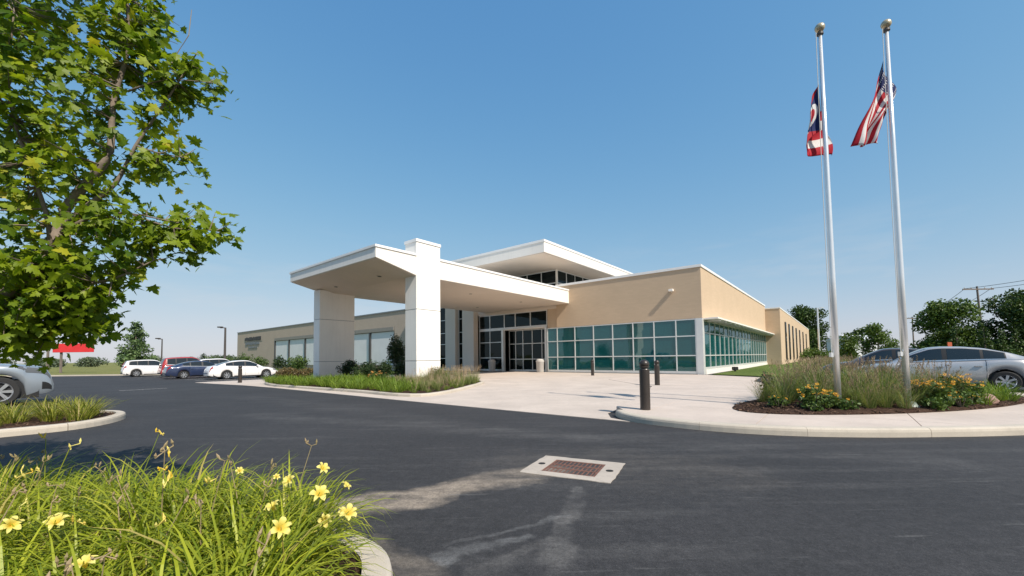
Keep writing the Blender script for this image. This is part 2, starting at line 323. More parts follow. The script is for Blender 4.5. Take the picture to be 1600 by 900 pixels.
M['silver_blue'] = mat_paint('silver_blue_paint', (0.31, 0.35, 0.39), 0.45)
M['mauve'] = mat_paint('taupe_paint', (0.085, 0.07, 0.07), 0.3)
M['carwhite'] = mat_paint('white_paint', (0.78, 0.76, 0.75))
M['carred'] = mat_paint('red_paint', (0.33, 0.022, 0.022))
M['carblue'] = mat_paint('navy_paint', (0.022, 0.035, 0.085), 0.2)
M['line'] = surf('lot_line_paint', (0.55, 0.53, 0.50), 0.8, 0.2, 6, 60, 0.1)
M['wood'] = surf('weathered_pole', (0.17, 0.14, 0.12), 0.9, 0.2, 4, 30, 0.2)
M['wire'] = surf('wire', (0.08, 0.08, 0.085), 0.6, 0.05, 3, 0, 0)
M['signred'] = surf('red_sign', (0.62, 0.03, 0.035), 0.5, 0.08, 2, 0, 0)
M['letter'] = surf('sign_letter_dark', (0.02, 0.02, 0.022), 0.5, 0.05, 2, 0, 0)
M['letter_grey'] = surf('sign_letter_grey', (0.13, 0.15, 0.17), 0.5, 0.05, 2, 0, 0)
M['lintel'] = surf('taupe_lintel', (0.27, 0.25, 0.22), 0.8, 0.06, 2, 30, 0.1)
M['bin'] = surf('pale_concrete_bin', (0.48, 0.46, 0.43), 0.8, 0.08, 6, 60, 0.1)
M['shed'] = surf('white_metal_shed', (0.62, 0.64, 0.68), 0.5, 0.06, 2, 0, 0)
M['orange'] = surf('orange_sign', (0.42, 0.09, 0.04), 0.5, 0.05, 2, 0, 0)
M['lamp_grey'] = surf('grey_lamp_paint', (0.20, 0.21, 0.23), 0.5, 0.05, 2, 0, 0)
M['lamp_brown'] = surf('brown_lamp_paint', (0.07, 0.06, 0.055), 0.5, 0.05, 2, 0, 0)

# ------------------------------------------------------------------ mesh helpers
class MB:
    """collects vertices and faces; build() links them as ONE mesh object"""
    def __init__(s): s.v = []; s.f = []; s.t = []; s.mi = []
    def add(s, verts, faces, tint=0.5, mi=0):
        o = len(s.v); s.v.extend(verts); s.t.extend([tint]*len(verts) if not isinstance(tint, list) else tint)
        s.f.extend([tuple(i+o for i in f) for f in faces]); s.mi.extend([mi]*len(faces)); return s
    def box(s, x0, x1, y0, y1, z0, z1, mi=0):
        return s.add([(x0,y0,z0),(x1,y0,z0),(x1,y1,z0),(x0,y1,z0),(x0,y0,z1),(x1,y0,z1),(x1,y1,z1),(x0,y1,z1)],
                     [(0,3,2,1),(4,5,6,7),(0,1,5,4),(1,2,6,5),(2,3,7,6),(3,0,4,7)], mi=mi)
    def tube(s, pts, rads, n=8, caps=True, tint=0.5, mi=0):
        pts = [Vector(p) for p in pts]; V = []; Fc = []
        for i, p in enumerate(pts):
            d = (pts[min(i+1, len(pts)-1)] - pts[max(i-1, 0)]).normalized()
            a = d.cross(Vector((0, 0, 1)) if abs(d.z) < 0.95 else Vector((1, 0, 0))).normalized(); b = d.cross(a)
            r = rads[i] if isinstance(rads, (list, tuple)) else rads
            for k in range(n):
                an = 2*PI*k/n; V.append(tuple(p + a*(r*math.cos(an)) + b*(r*math.sin(an))))
        for i in range(len(pts)-1):
            for k in range(n):
                k2 = (k+1) % n; Fc.append((i*n+k, i*n+k2, (i+1)*n+k2, (i+1)*n+k))
        if caps: Fc.append(tuple(range(n-1, -1, -1))); Fc.append(tuple((len(pts)-1)*n+k for k in range(n)))
        return s.add(V, Fc, tint, mi)
    def lathe(s, prof, n=20, c=(0, 0, 0), mi=0):
        V = []; Fc = []
        for r, z in prof:
            for k in range(n): V.append((c[0]+r*math.cos(2*PI*k/n), c[1]+r*math.sin(2*PI*k/n), c[2]+z))
        for i in range(len(prof)-1):
            for k in range(n):
                k2 = (k+1) % n; Fc.append((i*n+k, i*n+k2, (i+1)*n+k2, (i+1)*n+k))
        Fc.append(tuple(range(n-1, -1, -1))); Fc.append(tuple((len(prof)-1)*n+k for k in range(n)))
        return s.add(V, Fc, mi=mi)
    def prism(s, poly, z0, z1, zf=None, mi=0):
        """poly counter-clockwise in x,y"""
        n = len(poly); zf = zf or (lambda x, y: 0)
        V = [(x, y, z0+zf(x, y)) for x, y in poly] + [(x, y, z1+zf(x, y)) for x, y in poly]
        Fc = [tuple(range(n-1, -1, -1)), tuple(range(n, 2*n))] + [(i, (i+1) % n, n+(i+1) % n, n+i) for i in range(n)]
        return s.add(V, Fc, mi=mi)
    def mesh(s, name, mats, smooth=False):
        me = bpy.data.meshes.new(name); me.from_pydata([tuple(v) for v in s.v], [], s.f)
        for m in (mats if isinstance(mats, (list, tuple)) else [mats]): me.materials.append(m)
        me.polygons.foreach_set('material_index', s.mi)
        at = me.attributes.new('tint', 'FLOAT', 'POINT'); at.data.foreach_set('value', s.t)
        if smooth: me.polygons.foreach_set('use_smooth', [True]*len(s.f))
        me.update(); return me
    def build(s, name, mats, parent=None, smooth=False, bevel=0, loc=None, rotz=None):
        me = s.mesh(name, mats, smooth)
        if bevel:
            bm = bmesh.new(); bm.from_mesh(me); bmesh.ops.remove_doubles(bm, verts=bm.verts, dist=1e-5)
            bmesh.ops.bevel(bm, geom=[e for e in bm.edges if e.calc_face_angle(0) > 0.5], offset=bevel, segments=2, affect='EDGES', clamp_overlap=True)
            bm.to_mesh(me); bm.free()
        return link(name, me, parent, loc, rotz)
def link(name, me, parent=None, loc=None, rotz=None):
    o = bpy.data.objects.new(name, me); COL.objects.link(o)
    if parent: o.parent = parent
    if loc: o.location = loc
    if rotz is not None: o.rotation_euler = (0, 0, rotz)
    return o
def tag(o, label=None, cat=None, group=None, kind=None):
    if label: o['label'] = label
    if cat: o['category'] = cat
    if group: o['group'] = group
    if kind: o['kind'] = kind
    return o
def thing(name, label=None, cat=None, loc=(0, 0, 0), rotz=0, group=None, kind=None):
    o = bpy.data.objects.new(name, None); COL.objects.link(o); o.location = loc; o.rotation_euler = (0, 0, rotz)
    o.empty_display_size = 0.2
    return tag(o, label, cat, group, kind)
def copy_tree(o, parent=None):
    c = o.copy(); COL.objects.link(c); c.parent = parent
    for ch in list(o.children): copy_tree(ch, c)
    return c
def clip(poly, a, b, c):
    """keep the part of poly where a*x+b*y <= c"""
    out = []
    for i in range(len(poly)):
        p, q = poly[i], poly[(i+1) % len(poly)]
        dp, dq = a*p[0]+b*p[1]-c, a*q[0]+b*q[1]-c
        if dp <= 0: out.append(p)
        if (dp < 0 < dq) or (dq < 0 < dp):
            s = dp/(dp-dq); out.append((p[0]+s*(q[0]-p[0]), p[1]+s*(q[1]-p[1])))
    return out
def area(p): return 0.5*sum(p[i][0]*p[(i+1) % len(p)][1]-p[(i+1) % len(p)][0]*p[i][1] for i in range(len(p)))
def inside(p, x, y):
    r = False
    for i in range(len(p)):
        (x0, y0), (x1, y1) = p[i], p[(i+1) % len(p)]
        if (y0 > y) != (y1 > y) and x < (x1-x0)*(y-y0)/(y1-y0)+x0: r = not r
    return r
def smoothpoly(p, it=2):
    for _ in range(it):
        q = []
        for i in range(len(p)):
            a, b = p[i], p[(i+1) % len(p)]
            q += [(a[0]*.75+b[0]*.25, a[1]*.75+b[1]*.25), (a[0]*.25+b[0]*.75, a[1]*.25+b[1]*.75)]
        p = q
    return p
def ccw(p): return p if area(p) > 0 else p[::-1]
def slabs(parent, name, poly, mat, su, sv, z0, z1, zf, ou=0, ov=0, gap=0.006):
    """cut a paved area into slabs along the building's axes, one object each"""
    poly = ccw(poly); ab = [AB(*p) for p in poly]
    i0, i1 = math.floor((min(p[0] for p in ab)-ou)/su), math.ceil((max(p[0] for p in ab)-ou)/su)
    j0, j1 = math.floor((min(p[1] for p in ab)-ov)/sv), math.ceil((max(p[1] for p in ab)-ov)/sv)
    for i in range(i0, i1):
        for j in range(j0, j1):
            q = ab
            for a, b, c in ((-1, 0, -(ou+i*su+gap)), (1, 0, ou+(i+1)*su-gap), (0, -1, -(ov+j*sv+gap)), (0, 1, ov+(j+1)*sv-gap)):
                q = clip(q, a, b, c)
                if len(q) < 3: break
            if len(q) < 3: continue
            w = [W(*p) for p in q]
            d = []
            for p in w:
                if not d or math.hypot(p[0]-d[-1][0], p[1]-d[-1][1]) > 1e-4: d.append(p)
            d = ccw(d)
            if len(d) < 3 or abs(area(d)) < 0.01: continue
            MB().prism(d, z0, z1, zf).build(name, mat, parent)
def offset(poly, d):
    """move a counter-clockwise outline inwards by d"""
    n = len(poly); out = []
    for i in range(n):
        p0, p1, p2 = poly[i-1], poly[i], poly[(i+1) % n]
        a = Vector((p1[0]-p0[0], p1[1]-p0[1])).normalized(); b = Vector((p2[0]-p1[0], p2[1]-p1[1])).normalized()
        na, nb = Vector((-a.y, a.x)), Vector((-b.y, b.x)); nn = (na+nb)
        nn = nn/max(0.3, nn.length_squared)*2 if nn.length > 0.2 else na
        out.append((p1[0]+nn.x*d, p1[1]+nn.y*d))
    return out
def kerb_run(parent, line, width, h, mat, seg=3.0, zf=gz, closed=True):
    """kerb along a closed counter-clockwise outline, as separate cast lengths with joints, nose rounded"""
    n = len(line); inn = offset(line, width)
    prof = [(0, -0.12), (0, 0.62), (0.06, 0.88), (0.2, 1.0), (1.0, 1.0), (1.0, -0.12)]
    run = []; acc = 0
    def flush(ids):
        V = []; Fc = []; m = len(prof)
        for k, (i, sh) in enumerate(ids):
            o, q = Vector(line[i % n]), Vector(inn[i % n])
            if sh:
                j = i+sh
                dd = (Vector(line[j % n])-o); s = 0.007/max(1e-6, dd.length); o = o+dd*s; q = q+(Vector(inn[j % n])-q)*s
            for (u, z) in prof:
                p = o.lerp(q, u); V.append((p.x, p.y, zf(p.x, p.y)+z*h))
        for k in range(len(ids)-1):
            for a in range(m):
                b = (a+1) % m; Fc.append((k*m+a, k*m+b, (k+1)*m+b, (k+1)*m+a))
        Fc.append(tuple(range(m))); Fc.append(tuple((len(ids)-1)*m+a for a in range(m-1, -1, -1)))
        MB().add(V, Fc).build('kerb_length', mat, parent)
    ids = [(0, 1)]
    for i in range(1, n+1):
        acc += math.dist(line[i % n], line[(i-1) % n])
        if acc > seg or i == n:
            flush(ids+[(i, -1)]); ids = [(i, 1)]; acc = 0
        else: ids.append((i, 0))
def dense(poly, step):
    out = []
    for i in range(len(poly)):
        a, b = poly[i], poly[(i+1) % len(poly)]; k = max(1, int(math.dist(a, b)/step))
        out += [(a[0]+(b[0]-a[0])*j/k, a[1]+(b[1]-a[1])*j/k) for j in range(k)]
    return out

# ------------------------------------------------------------------ ground, lot, field
def sheet(name, xs, ys, zo, mat):
    V = [(x, y, gz(x, y)+zo) for y in ys for x in xs]; n = len(xs)
    Fc = [(j*n+i, j*n+i+1, (j+1)*n+i+1, (j+1)*n+i) for j in range(len(ys)-1) for i in range(n-1)]
    o = MB().add(V, Fc).build(name, mat); tag(o, kind='structure'); return o
far = [-2500, -1200, -600, -300, -150]
sheet('ground', far + [-100+i*10 for i in range(21)] + [-q for q in far[::-1]], [-600, -300, -150] + [-100+i*10 for i in range(21)] + [150, 300, 600, 1200, 3000], -0.07, M['field'])
sheet('parking_lot', [-66+i*2 for i in range(64)], [-34+i*2 for i in range(39)]+[43.5], 0.0, M['asphalt'])

def lawn(name, poly, z, mat):
    o = MB().prism(ccw(dense(poly, 2.5)), -0.1, z, gz).build(name, mat); tag(o, kind='structure'); return o
lawn('lawn', [W(23.6, -0.3), W(23.6, -12.6), W(92, -12.6), W(92, -0.3)], 0.06, M['lawn'])
lawn('side_lawn', [(12.75, 25.75), (14.2, 22.3), (17.5, 19.6), (30, 27), (70, 62), (95, 112), (62, 92), (31.2, 49.2)], 0.05, M['lawn'])

# concrete drive under the canopy
drive = thing('driveway', kind='structure')
slabs(drive, 'concrete_slab', [W(26.5, -20.6), W(13.4, -20.62), W(3.1, -20.7), (2.25, 7.80), (2.0, 8.3), (2.1, 9.0), (3.6, 11.3), (5.6, 16.4), (5.2, 22), W(4.2, -0.16), W(23.4, -0.16), W(23.4, -12.5), W(26.5, -14)],
      M['drive'], 4.1, 4.6, -0.1, 0.012, gz, 1.0, -20.7)
# raised walk on the right
def hp(x, y): return gz(x, y) - 0.118*sst(10.5, 19, y)
walk = thing('pavement', kind='structure')
KB = [(2.18, 8.62), (2.19, 8.2), (2.30, 7.85), (2.57, 7.46), (3.16, 6.90), (3.77, 6.52), (4.53, 6.26), (5.38, 6.13), (6.27, 6.10), (7.73, 6.16), (9.6, 6.5), (11.6, 7.3), (13.2, 8.5), (14.2, 10.0)]
KW = 0.17
walk_poly = KB + [(14.0, 11.2), (12.6, 12.4), (11.2, 13.5), (10.6, 16), (11.3, 19), (13.6, 22.2), (12.44, 25.4)] + [W(0.02, -0.16), W(4.2, -0.16), (5.25, 22), (5.65, 16.4), (3.65, 11.3), (2.35, 9.2)]
kin = []
for i in range(len(KB)):
    a = Vector(KB[max(0, i-1)]); b = Vector(KB[min(len(KB)-1, i+1)]); d = (b-a).normalized(); nrm = Vector((-d.y, d.x))
    kin.append(tuple(Vector(KB[i])+nrm*(KW+0.004)))
slabs(walk, 'concrete_slab', kin + walk_poly[len(KB):], M['walk'], 2.05, 2.05, -0.1, 0.13, hp, 0.37, -20.7)
def open_kerb(parent, line, width, h, mat, joints, zf):
    """open kerb: rounded nose, cast lengths parted at the given vertex numbers"""
    prof = [(0, -0.12), (0.0, 0.55), (0.05, 0.80), (0.16, 0.94), (0.32, 1.0), (1.0, 1.0), (1.0, -0.12)]; m = len(prof)
    P = [Vector(p) for p in line]; I = []
    for i in range(len(P)):
        d = (P[min(len(P)-1, i+1)]-P[max(0, i-1)]).normalized(); I.append(P[i]+Vector((-d.y, d.x))*width)
    cuts = [0]+joints+[len(P)-1]
    for s, e in zip(cuts[:-1], cuts[1:]):
        V = []; Fc = []
        for i in range(s, e+1):
            o, q = P[i], I[i]
            if i == s and s: o, q = o.lerp(P[i+1], 0.02), q.lerp(I[i+1], 0.02)
            for u, z in prof:
                p = o.lerp(q, u); V.append((p.x, p.y, zf(p.x, p.y)+z*h))
        k = e-s+1
        for i in range(k-1):
            for a in range(m):
                b = (a+1) % m; Fc.append((i*m+a, i*m+b, (i+1)*m+b, (i+1)*m+a))
        Fc.append(tuple(range(m))); Fc.append(tuple((k-1)*m+a for a in range(m-1, -1, -1)))
        MB().add(V, Fc).build('kerb_length', mat, parent)
def catmull(P, k=4):
    out = []
    for i in range(len(P)-1):
        p0, p1, p2, p3 = [Vector(P[max(0, min(len(P)-1, j))]) for j in (i-1, i, i+1, i+2)]
        for s in range(k):
            t = s/k; out.append(tuple(0.5*((2*p1)+(p2-p0)*t+(2*p0-5*p1+4*p2-p3)*t*t+(3*p1-p0-3*p2+p3)*t**3)))
    return out+[tuple(P[-1])]
open_kerb(walk, catmull(KB, 4), KW, 0.134, M['kerb'], [16, 24, 32, 38, 44], hp)

# planting islands: kerb + soil
def island(name, label, outline, kw, h, soil_z, zf=gz, seg=2.6):
    t = thing(name, label, 'planting bed', (0, 0, 0))
    line = ccw(outline)
    kerb_run(t, line, kw, h, M['kerb'], seg, zf)
    inn = offset(line, kw+0.01)
    cx, cy = sum(p[0] for p in inn)/len(inn), sum(p[1] for p in inn)/len(inn)
    V = [(cx, cy, zf(cx, cy)+soil_z+0.06)]; n = len(inn)
    for s, dz in ((0.6, 0.045), (0.88, 0.02), (1.0, 0)):
        for p in inn:
            x, y = cx+(p[0]-cx)*s, cy+(p[1]-cy)*s; V.append((x, y, zf(x, y)+soil_z+dz))
    Fc = [(0, 1+i, 1+(i+1) % n) for i in range(n)]
    for k in range(2):
        for i in range(n):
            j = (i+1) % n; Fc.append((1+k*n+i, 1+(k+1)*n+i, 1+(k+1)*n+j, 1+k*n+j))
    MB().add(V, Fc).build('mulch', M['mulch'], t)
    return inn
left_isl = smoothpoly([(-14.5, 1.0), (-8.75, 7.0), (-8.15, 7.9), (-8.75, 9.35), (-9.9, 9.9), (-11.6, 9.2), (-17.5, 2.0)], 3)
LI = island('left_parking_island', 'concrete kerbed island with yellowing grass and mulch at left', left_isl, 0.16, 0.13, 0.09)
fg = smoothpoly([(-0.53, 0.55), (-0.58, 2.15), (-0.90, 2.72), (-1.9, 3.05), (-3.4, 3.20), (-6.6, 3.9), (-7.4, 0.9)], 3)
FG = island('near_parking_island', 'concrete kerbed island full of daylilies nearest the camera', fg, 0.16, 0.13, 0.09)
pl = smoothpoly([W(15.6, -20.3), W(11.5, -20.2), W(7.5, -19.95), W(4.0, -20.15), W(3.6, -18.9), W(6.2, -14.2), W(7.6, -12.6), W(19.8, -12.6), W(20.6, -14), W(20.2, -18.5)], 2)
PLI = island('canopy_planter', 'long kerbed planting bed around the two canopy columns', pl, 0.15, 0.11, 0.10)
# mulch bed with the flags, level with the walk
bedp = ccw(smoothpoly([(4.55, 8.55), (4.62, 7.85), (5.6, 7.52), (7.2, 7.55), (8.9, 7.9), (10.4, 8.45), (12.2, 9.4), (13.0, 10.4), (12.0, 11.6), (10.0, 12.5), (8.0, 11.7), (6.5, 10.4), (5.3, 9.5)], 2))
def bz(x, y): return hp(x, y)+0.13
cx, cy = sum(p[0] for p in bedp)/len(bedp), sum(p[1] for p in bedp)/len(bedp)
bV = [(cx, cy, bz(cx, cy)+0.12)]; bF = []; nb_ = len(bedp)
for s, dz in ((0.35, 0.115), (0.7, 0.09), (0.88, 0.06), (0.96, 0.04), (1.0, 0.005)):
    for p in bedp:
        x, y = cx+(p[0]-cx)*s, cy+(p[1]-cy)*s; bV.append((x, y, bz(x, y)+dz+random.Random(int(x*900)).uniform(0, 0.012)*(s < 1)))
bF = [(0, 1+i, 1+(i+1) % nb_) for i in range(nb_)]
for k in range(4):
    for i in range(nb_):
        j = (i+1) % nb_; bF.append((1+k*nb_+i, 1+(k+1)*nb_+i, 1+(k+1)*nb_+j, 1+k*nb_+j))
tag(MB().add(bV, bF).build('flag_bed', M['mulch']), 'dark mulch bed around the two flagpoles on the pavement', 'planting bed')

def chips(outline, zf, n, seed, keep, name='mulch_chips'):
    """bark chips strewn over a bed: real slivers, one mass"""
    rn = random.Random(seed); mb = MB(); xs = [p[0] for p in outline]; ys = [p[1] for p in outline]; k = 0
    while k < n:
        x, y = rn.uniform(min(xs), max(xs)), rn.uniform(min(ys), max(ys))
        k += 0.2
        if not inside(outline, x, y) or not keep(x, y): continue
        k += 0.8; d = min(math.hypot(x-p[0], y-p[1]) for p in outline)
        a = rn.uniform(0, PI); L = rn.uniform(0.015, 0.045); w = rn.uniform(0.005, 0.012); c = Vector((x, y, zf(x, y, d))); u = Vector((math.cos(a), math.sin(a), rn.uniform(-.5, .5)))*L; v = Vector((-math.sin(a), math.cos(a), rn.uniform(-.6, .6)))*w; h = Vector((0, 0, 0.007))
        V = [c-u-v, c+u-v*.5, c+u*1.1+v*.6, c-u*.9+v, c-u-v+h, c+u-v*.5+h, c+u*1.1+v*.6+h, c-u*.9+v+h]
        mb.add([tuple(q) for q in V], [(4, 5, 6, 7), (0, 1, 5, 4), (1, 2, 6, 5), (2, 3, 7, 6), (3, 0, 4, 7)], rn.random())
    return mb
M['chip'] = mat_leaf('bark_chip', (0.035, 0.018, 0.012), (0.14, 0.085, 0.055), 0.0, 0.9)
fb = bpy.data.objects['flag_bed']
tag(chips(bedp, lambda x, y, d: bz(x, y)+0.008+min(0.09, d*0.19), 5200, 8, lambda x, y: y < 9.4).build('mulch_chips', M['chip'], fb), kind='stuff')
tag(chips(LI, lambda x, y, d: 0.095+min(0.03, d*0.05), 2200, 9, lambda x, y: y > 4.5 and x > -12).build('mulch_chips', M['chip'], bpy.data.objects['left_parking_island']), kind='stuff')

# far-left lot kerb and stall lines
open_kerb(thing('lot_edge_kerb', kind='structure'), [(-66+i*4, 43.3) for i in range(13)], -0.2, 0.14, M['kerb'], [4, 8], gz)
def stall(x, y, dx, dy, L, w=0.12):
    d = Vector((dx, dy)).normalized(); n = Vector((-d.y, d.x))*w/2; p = Vector((x, y)); q = p+d*L
    V = [(*c, gz(*c)+0.004) for c in (tuple(p-n), tuple(q-n), tuple(q+n), tuple(p+n))]
    tag(MB().add(V, [(0, 1, 2, 3)]).build('stall_line', M['line']), kind='structure')
stall(-18.1, 18.6, BX[0], BX[1], 1.7)
for k in range(7): stall(*W(27.2+k*2.75, -19.8), BX[0], BX[1], 5.0)

# ------------------------------------------------------------------ office building
bld = thing('office_building', 'tan brick office building with teal storefront glass and raised white roof', 'building', (CX, CY, 0), ROTB)
def part(name, boxes, mat, parent=None, bevel=0, smooth=False):
    mb = MB()
    for b in boxes: mb.box(*b)
    return mb.build(name, mat, parent or bld, smooth, bevel)
# brick wing (local x = -a)
part('wall', [(-11.2, 0, 0, 29, 3.70, 7.06)], M['brick'])
part('coping', [(-11.25, 0.06, -0.06, 0.35, 7.062, 7.24), (-0.3, 0.06, 0.352, 29.0, 7.062, 7.24), (-11.25, -10.9, 0.352, 29, 7.062, 7.238)], M['coping'], bevel=0.01)
part('roof', [(-10.89, -0.31, 0.36, 28.9, 7.063, 7.12)], M['coping_dark'])
part('interior_wall', [(-11.1, -4.6, 7.0, 28.8, 0.0, 3.695)], M['room'])
part('interior_floor', [(-12.2, -0.2, 0.2, 28.9, -0.05, 0.03)], M['carpet'])
for i in range(4): part('interior_column', [(-9.6+i*2.9, -9.25+i*2.9, 3.0, 3.35, 0.03, 3.695)], M['white'])
for i, (x, y) in enumerate(((-2.2, 1.6), (-4.4, 2.0), (-7.3, 1.8), (-8.9, 2.1))):
    part('desk', [(x-0.8, x+0.8, y-0.35, y+0.35, 0.70, 0.75), (x-0.75, x-0.7, y-0.3, y+0.3, 0.03, 0.70), (x+0.7, x+0.75, y-0.3, y+0.3, 0.03, 0.70)], M['white'])

def storefront(name, axis, us, zs, fixed, glass, frame, w=0.07, depth=0.12, parent=None, sill=True, out=-1):
    """grid of panes between mullions. axis 'x': runs along local x at y=fixed; axis 'y': runs along y at x=fixed; out = side facing outdoors"""
    def bx(u0, u1, d0, d1, z0, z1):
        a, b = sorted((fixed+d0, fixed+d1))
        return (u0, u1, a, b, z0, z1) if axis == 'x' else (a, b, u0, u1, z0, z1)
    d = depth/2; us = sorted(us)
    sf = part(name, [bx(us[0]-w/2, us[-1]+w/2, -d*1.02, d*1.02, zs[0]-0.10, zs[0]-0.001)], frame, parent or bld)
    for u in us: part('mullion', [bx(u-w/2, u+w/2, -d, d, zs[0], zs[-1])], frame, sf)
    for z in zs:
        zz = (z, z+w) if z == zs[0] else ((z-w, z) if z == zs[-1] else (z-w/2, z+w/2))
        for u0, u1 in zip(us[:-1], us[1:]): part('rail', [bx(u0+w/2+0.001, u1-w/2-0.001, -d+0.006, d-0.006, *zz)], frame, sf)
    rnd = random.Random(len(us)*7+int(fixed*10))
    for u0, u1 in zip(us[:-1], us[1:]):
        for z0, z1 in zip(zs[:-1], zs[1:]):
            e = rnd.uniform(-0.004, 0.004); o = bx(u0+w/2, u1-w/2, -0.012+e, 0.012+e, z0+w/2, z1-w/2)
            mbp = MB().box(*o); jt = [rnd.uniform(-0.006, 0.006) for _ in range(4)]; ax_ = 1 if axis == 'x' else 0
            for q in range(8):
                c_ = list(mbp.v[q]); hi_u = (c_[1-ax_] > (u0+u1)/2); hi_z = c_[2] > (z0+z1)/2
                c_[ax_] += jt[2*hi_u+hi_z]; mbp.v[q] = tuple(c_)
            mbp.build('pane', glass, sf)
    return sf
ux = [-0.42, -1.68, -3.17, -4.70, -6.28, -7.87, -9.52, -11.18, -12.15]
storefront('front_storefront', 'x', ux, [0.14, 1.25, 2.55, 3.69], 0.06, M['glass'], M['alu'])
part('corner_post', [(-0.385, 0.02, -0.02, 0.42, 0.0, 3.695)], M['alu'], bevel=0.01)
storefront('side_storefront', 'y', [0.46+i*1.5 for i in range(20)], [0.40, 1.25, 2.75, 3.58], -0.06, M['glass'], M['alu'])
part('plinth', [(-0.14, 0.05, 0.44, 29.0, 0.0, 0.295)], M['white'])
part('front_plinth', [(-12.2, -0.40, 0.0, 0.13, 0.0, 0.038)], M['alu_dark'])
part('sunshade', [(0.003, 0.9, 0.25, 28.98, 3.60, 3.72)], M['white'], bevel=0.015)
for i in range(18): part('sunshade_blade', [(0.05, 0.85, 1.2+i*1.6, 1.26+i*1.6, 3.50, 3.598)], M['alu'])
# floodlight on the brick front
fl = MB(); fl.box(-2.0, -1.72, -0.30, -0.02, 5.62, 5.78); fl.box(-1.90, -1.82, -0.02, 0.0, 5.55, 5.72); fl.build('wall_light', M['white'], bld, bevel=0.02)
# lobby with clerestory
part('lobby_roof', [(-31.9, -11.21, 0.12, 18, 5.56, 6.62)], M['white'])
part('clerestory_base', [(-26, -12.0, 1.4, 17, 6.62, 7.18)], M['white'])
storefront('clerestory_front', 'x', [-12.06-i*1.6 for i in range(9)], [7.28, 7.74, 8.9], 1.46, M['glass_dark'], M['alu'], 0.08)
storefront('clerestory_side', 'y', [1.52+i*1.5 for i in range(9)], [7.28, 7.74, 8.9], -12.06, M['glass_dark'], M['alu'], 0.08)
part('clerestory_corner_post', [(-12.12, -11.98, 1.38, 1.52, 7.0, 8.9)], M['white'])
part('clerestory_core', [(-25.9, -14, 3.6, 16.5, 7.18, 8.9)], M['room'])
part('upper_roof', [(-27, -9.6, -4.0, 17.5, 8.96, 9.72)], M['white'])
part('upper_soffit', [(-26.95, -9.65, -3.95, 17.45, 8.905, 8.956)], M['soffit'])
part('upper_coping', [(-27.04, -9.56, -4.04, 17.54, 9.722, 9.90)], M['coping'], bevel=0.01)
# entrance glazing and doors
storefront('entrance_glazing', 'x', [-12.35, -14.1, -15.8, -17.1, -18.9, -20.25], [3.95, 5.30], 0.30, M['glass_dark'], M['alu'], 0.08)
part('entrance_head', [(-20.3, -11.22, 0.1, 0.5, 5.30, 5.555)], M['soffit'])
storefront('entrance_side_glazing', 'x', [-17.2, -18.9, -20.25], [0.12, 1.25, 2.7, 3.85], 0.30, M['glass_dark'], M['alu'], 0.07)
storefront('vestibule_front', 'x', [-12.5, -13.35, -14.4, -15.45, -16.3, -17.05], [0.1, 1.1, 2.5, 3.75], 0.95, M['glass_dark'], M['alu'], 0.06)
part('vestibule_post', [(-17.33, -17.1, 0.08, 0.36, 0, 3.84), ], M['alu'])
part('vestibule_post', [(-12.49, -12.28, 0.08, 0.36, 0, 3.84)], M['alu'])
part('vestibule_roof', [(-17.08, -12.5, 0.16, 2.8, 3.76, 3.86)], M['white'])
part('lobby_floor', [(-31, -12.21, 0.5, 9, -0.05, 0.02)], M['carpet'])
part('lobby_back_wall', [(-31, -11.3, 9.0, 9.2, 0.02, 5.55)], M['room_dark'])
part('brick_return', [(-12.2, -11.21, 0.13, 0.6, 3.70, 5.555)], M['brick'])
for x0, x1 in ((-21.9, -20.33), (-24.4, -22.9)):
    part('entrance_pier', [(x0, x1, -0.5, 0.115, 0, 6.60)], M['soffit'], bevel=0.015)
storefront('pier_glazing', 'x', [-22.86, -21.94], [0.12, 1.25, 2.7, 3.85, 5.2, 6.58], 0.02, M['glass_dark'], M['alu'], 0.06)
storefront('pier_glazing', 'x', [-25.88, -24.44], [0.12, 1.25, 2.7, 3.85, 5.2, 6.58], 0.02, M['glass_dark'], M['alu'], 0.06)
# long left wing
part('long_wing_wall', [(-88, -25.95, 0.06, 40, 5.1, 6.86), (-34.0, -25.95, 0.06, 6, -0.4, 5.098), (-88, -69.3, 0.06, 6, -0.4, 5.098), (-69.29, -34.01, 0.30, 6, -0.4, 5.098)], M['brick_far'])
part('long_wing_coping', [(-88.08, -25.9, -0.02, 0.4, 6.862, 7.0), (-88.08, -87.7, 0.402, 40, 6.862, 7.0)], M['coping_dark'])
wb = [-34.1, -39.35, -45.2, -51.3, -57.6, -63.5, -69.2]
for u1, u0 in zip(wb[:-1], wb[1:]):
    part('window_blind', [(u0+0.22, u1-0.22, 0.18, 0.24, 0.5, 4.55)], M['blind'])
    part('lintel', [(u0+0.01, u1-0.01, 0.02, 0.295, 4.62, 5.095)], M['lintel'])
    part('window_post', [(u0-0.16, u0+0.16, 0.04, 0.28, 0.0, 4.61)], M['alu_dark'])
# wall sign on the left wing: three rows of raised letters, too far to read
rs = random.Random(5); sg = part('wall_sign', [(-83.6, -74.8, 0.02, 0.05, 4.86, 4.90)], M['letter_grey'])
for row, (z0, z1, x0, x1, mt) in enumerate(((5.05, 5.75, -83.6, -74.9, 'letter'), (4.25, 4.78, -83.2, -75.6, 'letter_grey'), (3.6, 3.95, -81.6, -76.6, 'letter_grey'))):
    x = x0
    while x < x1-0.5:
        w = rs.uniform(0.35, 0.62)*(z1-z0)/0.6
        part('letter', [(x, x+w, -0.03, 0.055, z0+rs.choice((0, 0, 0.08)), z1-rs.choice((0, 0.1, 0)))], M[mt], sg); x += w+0.13
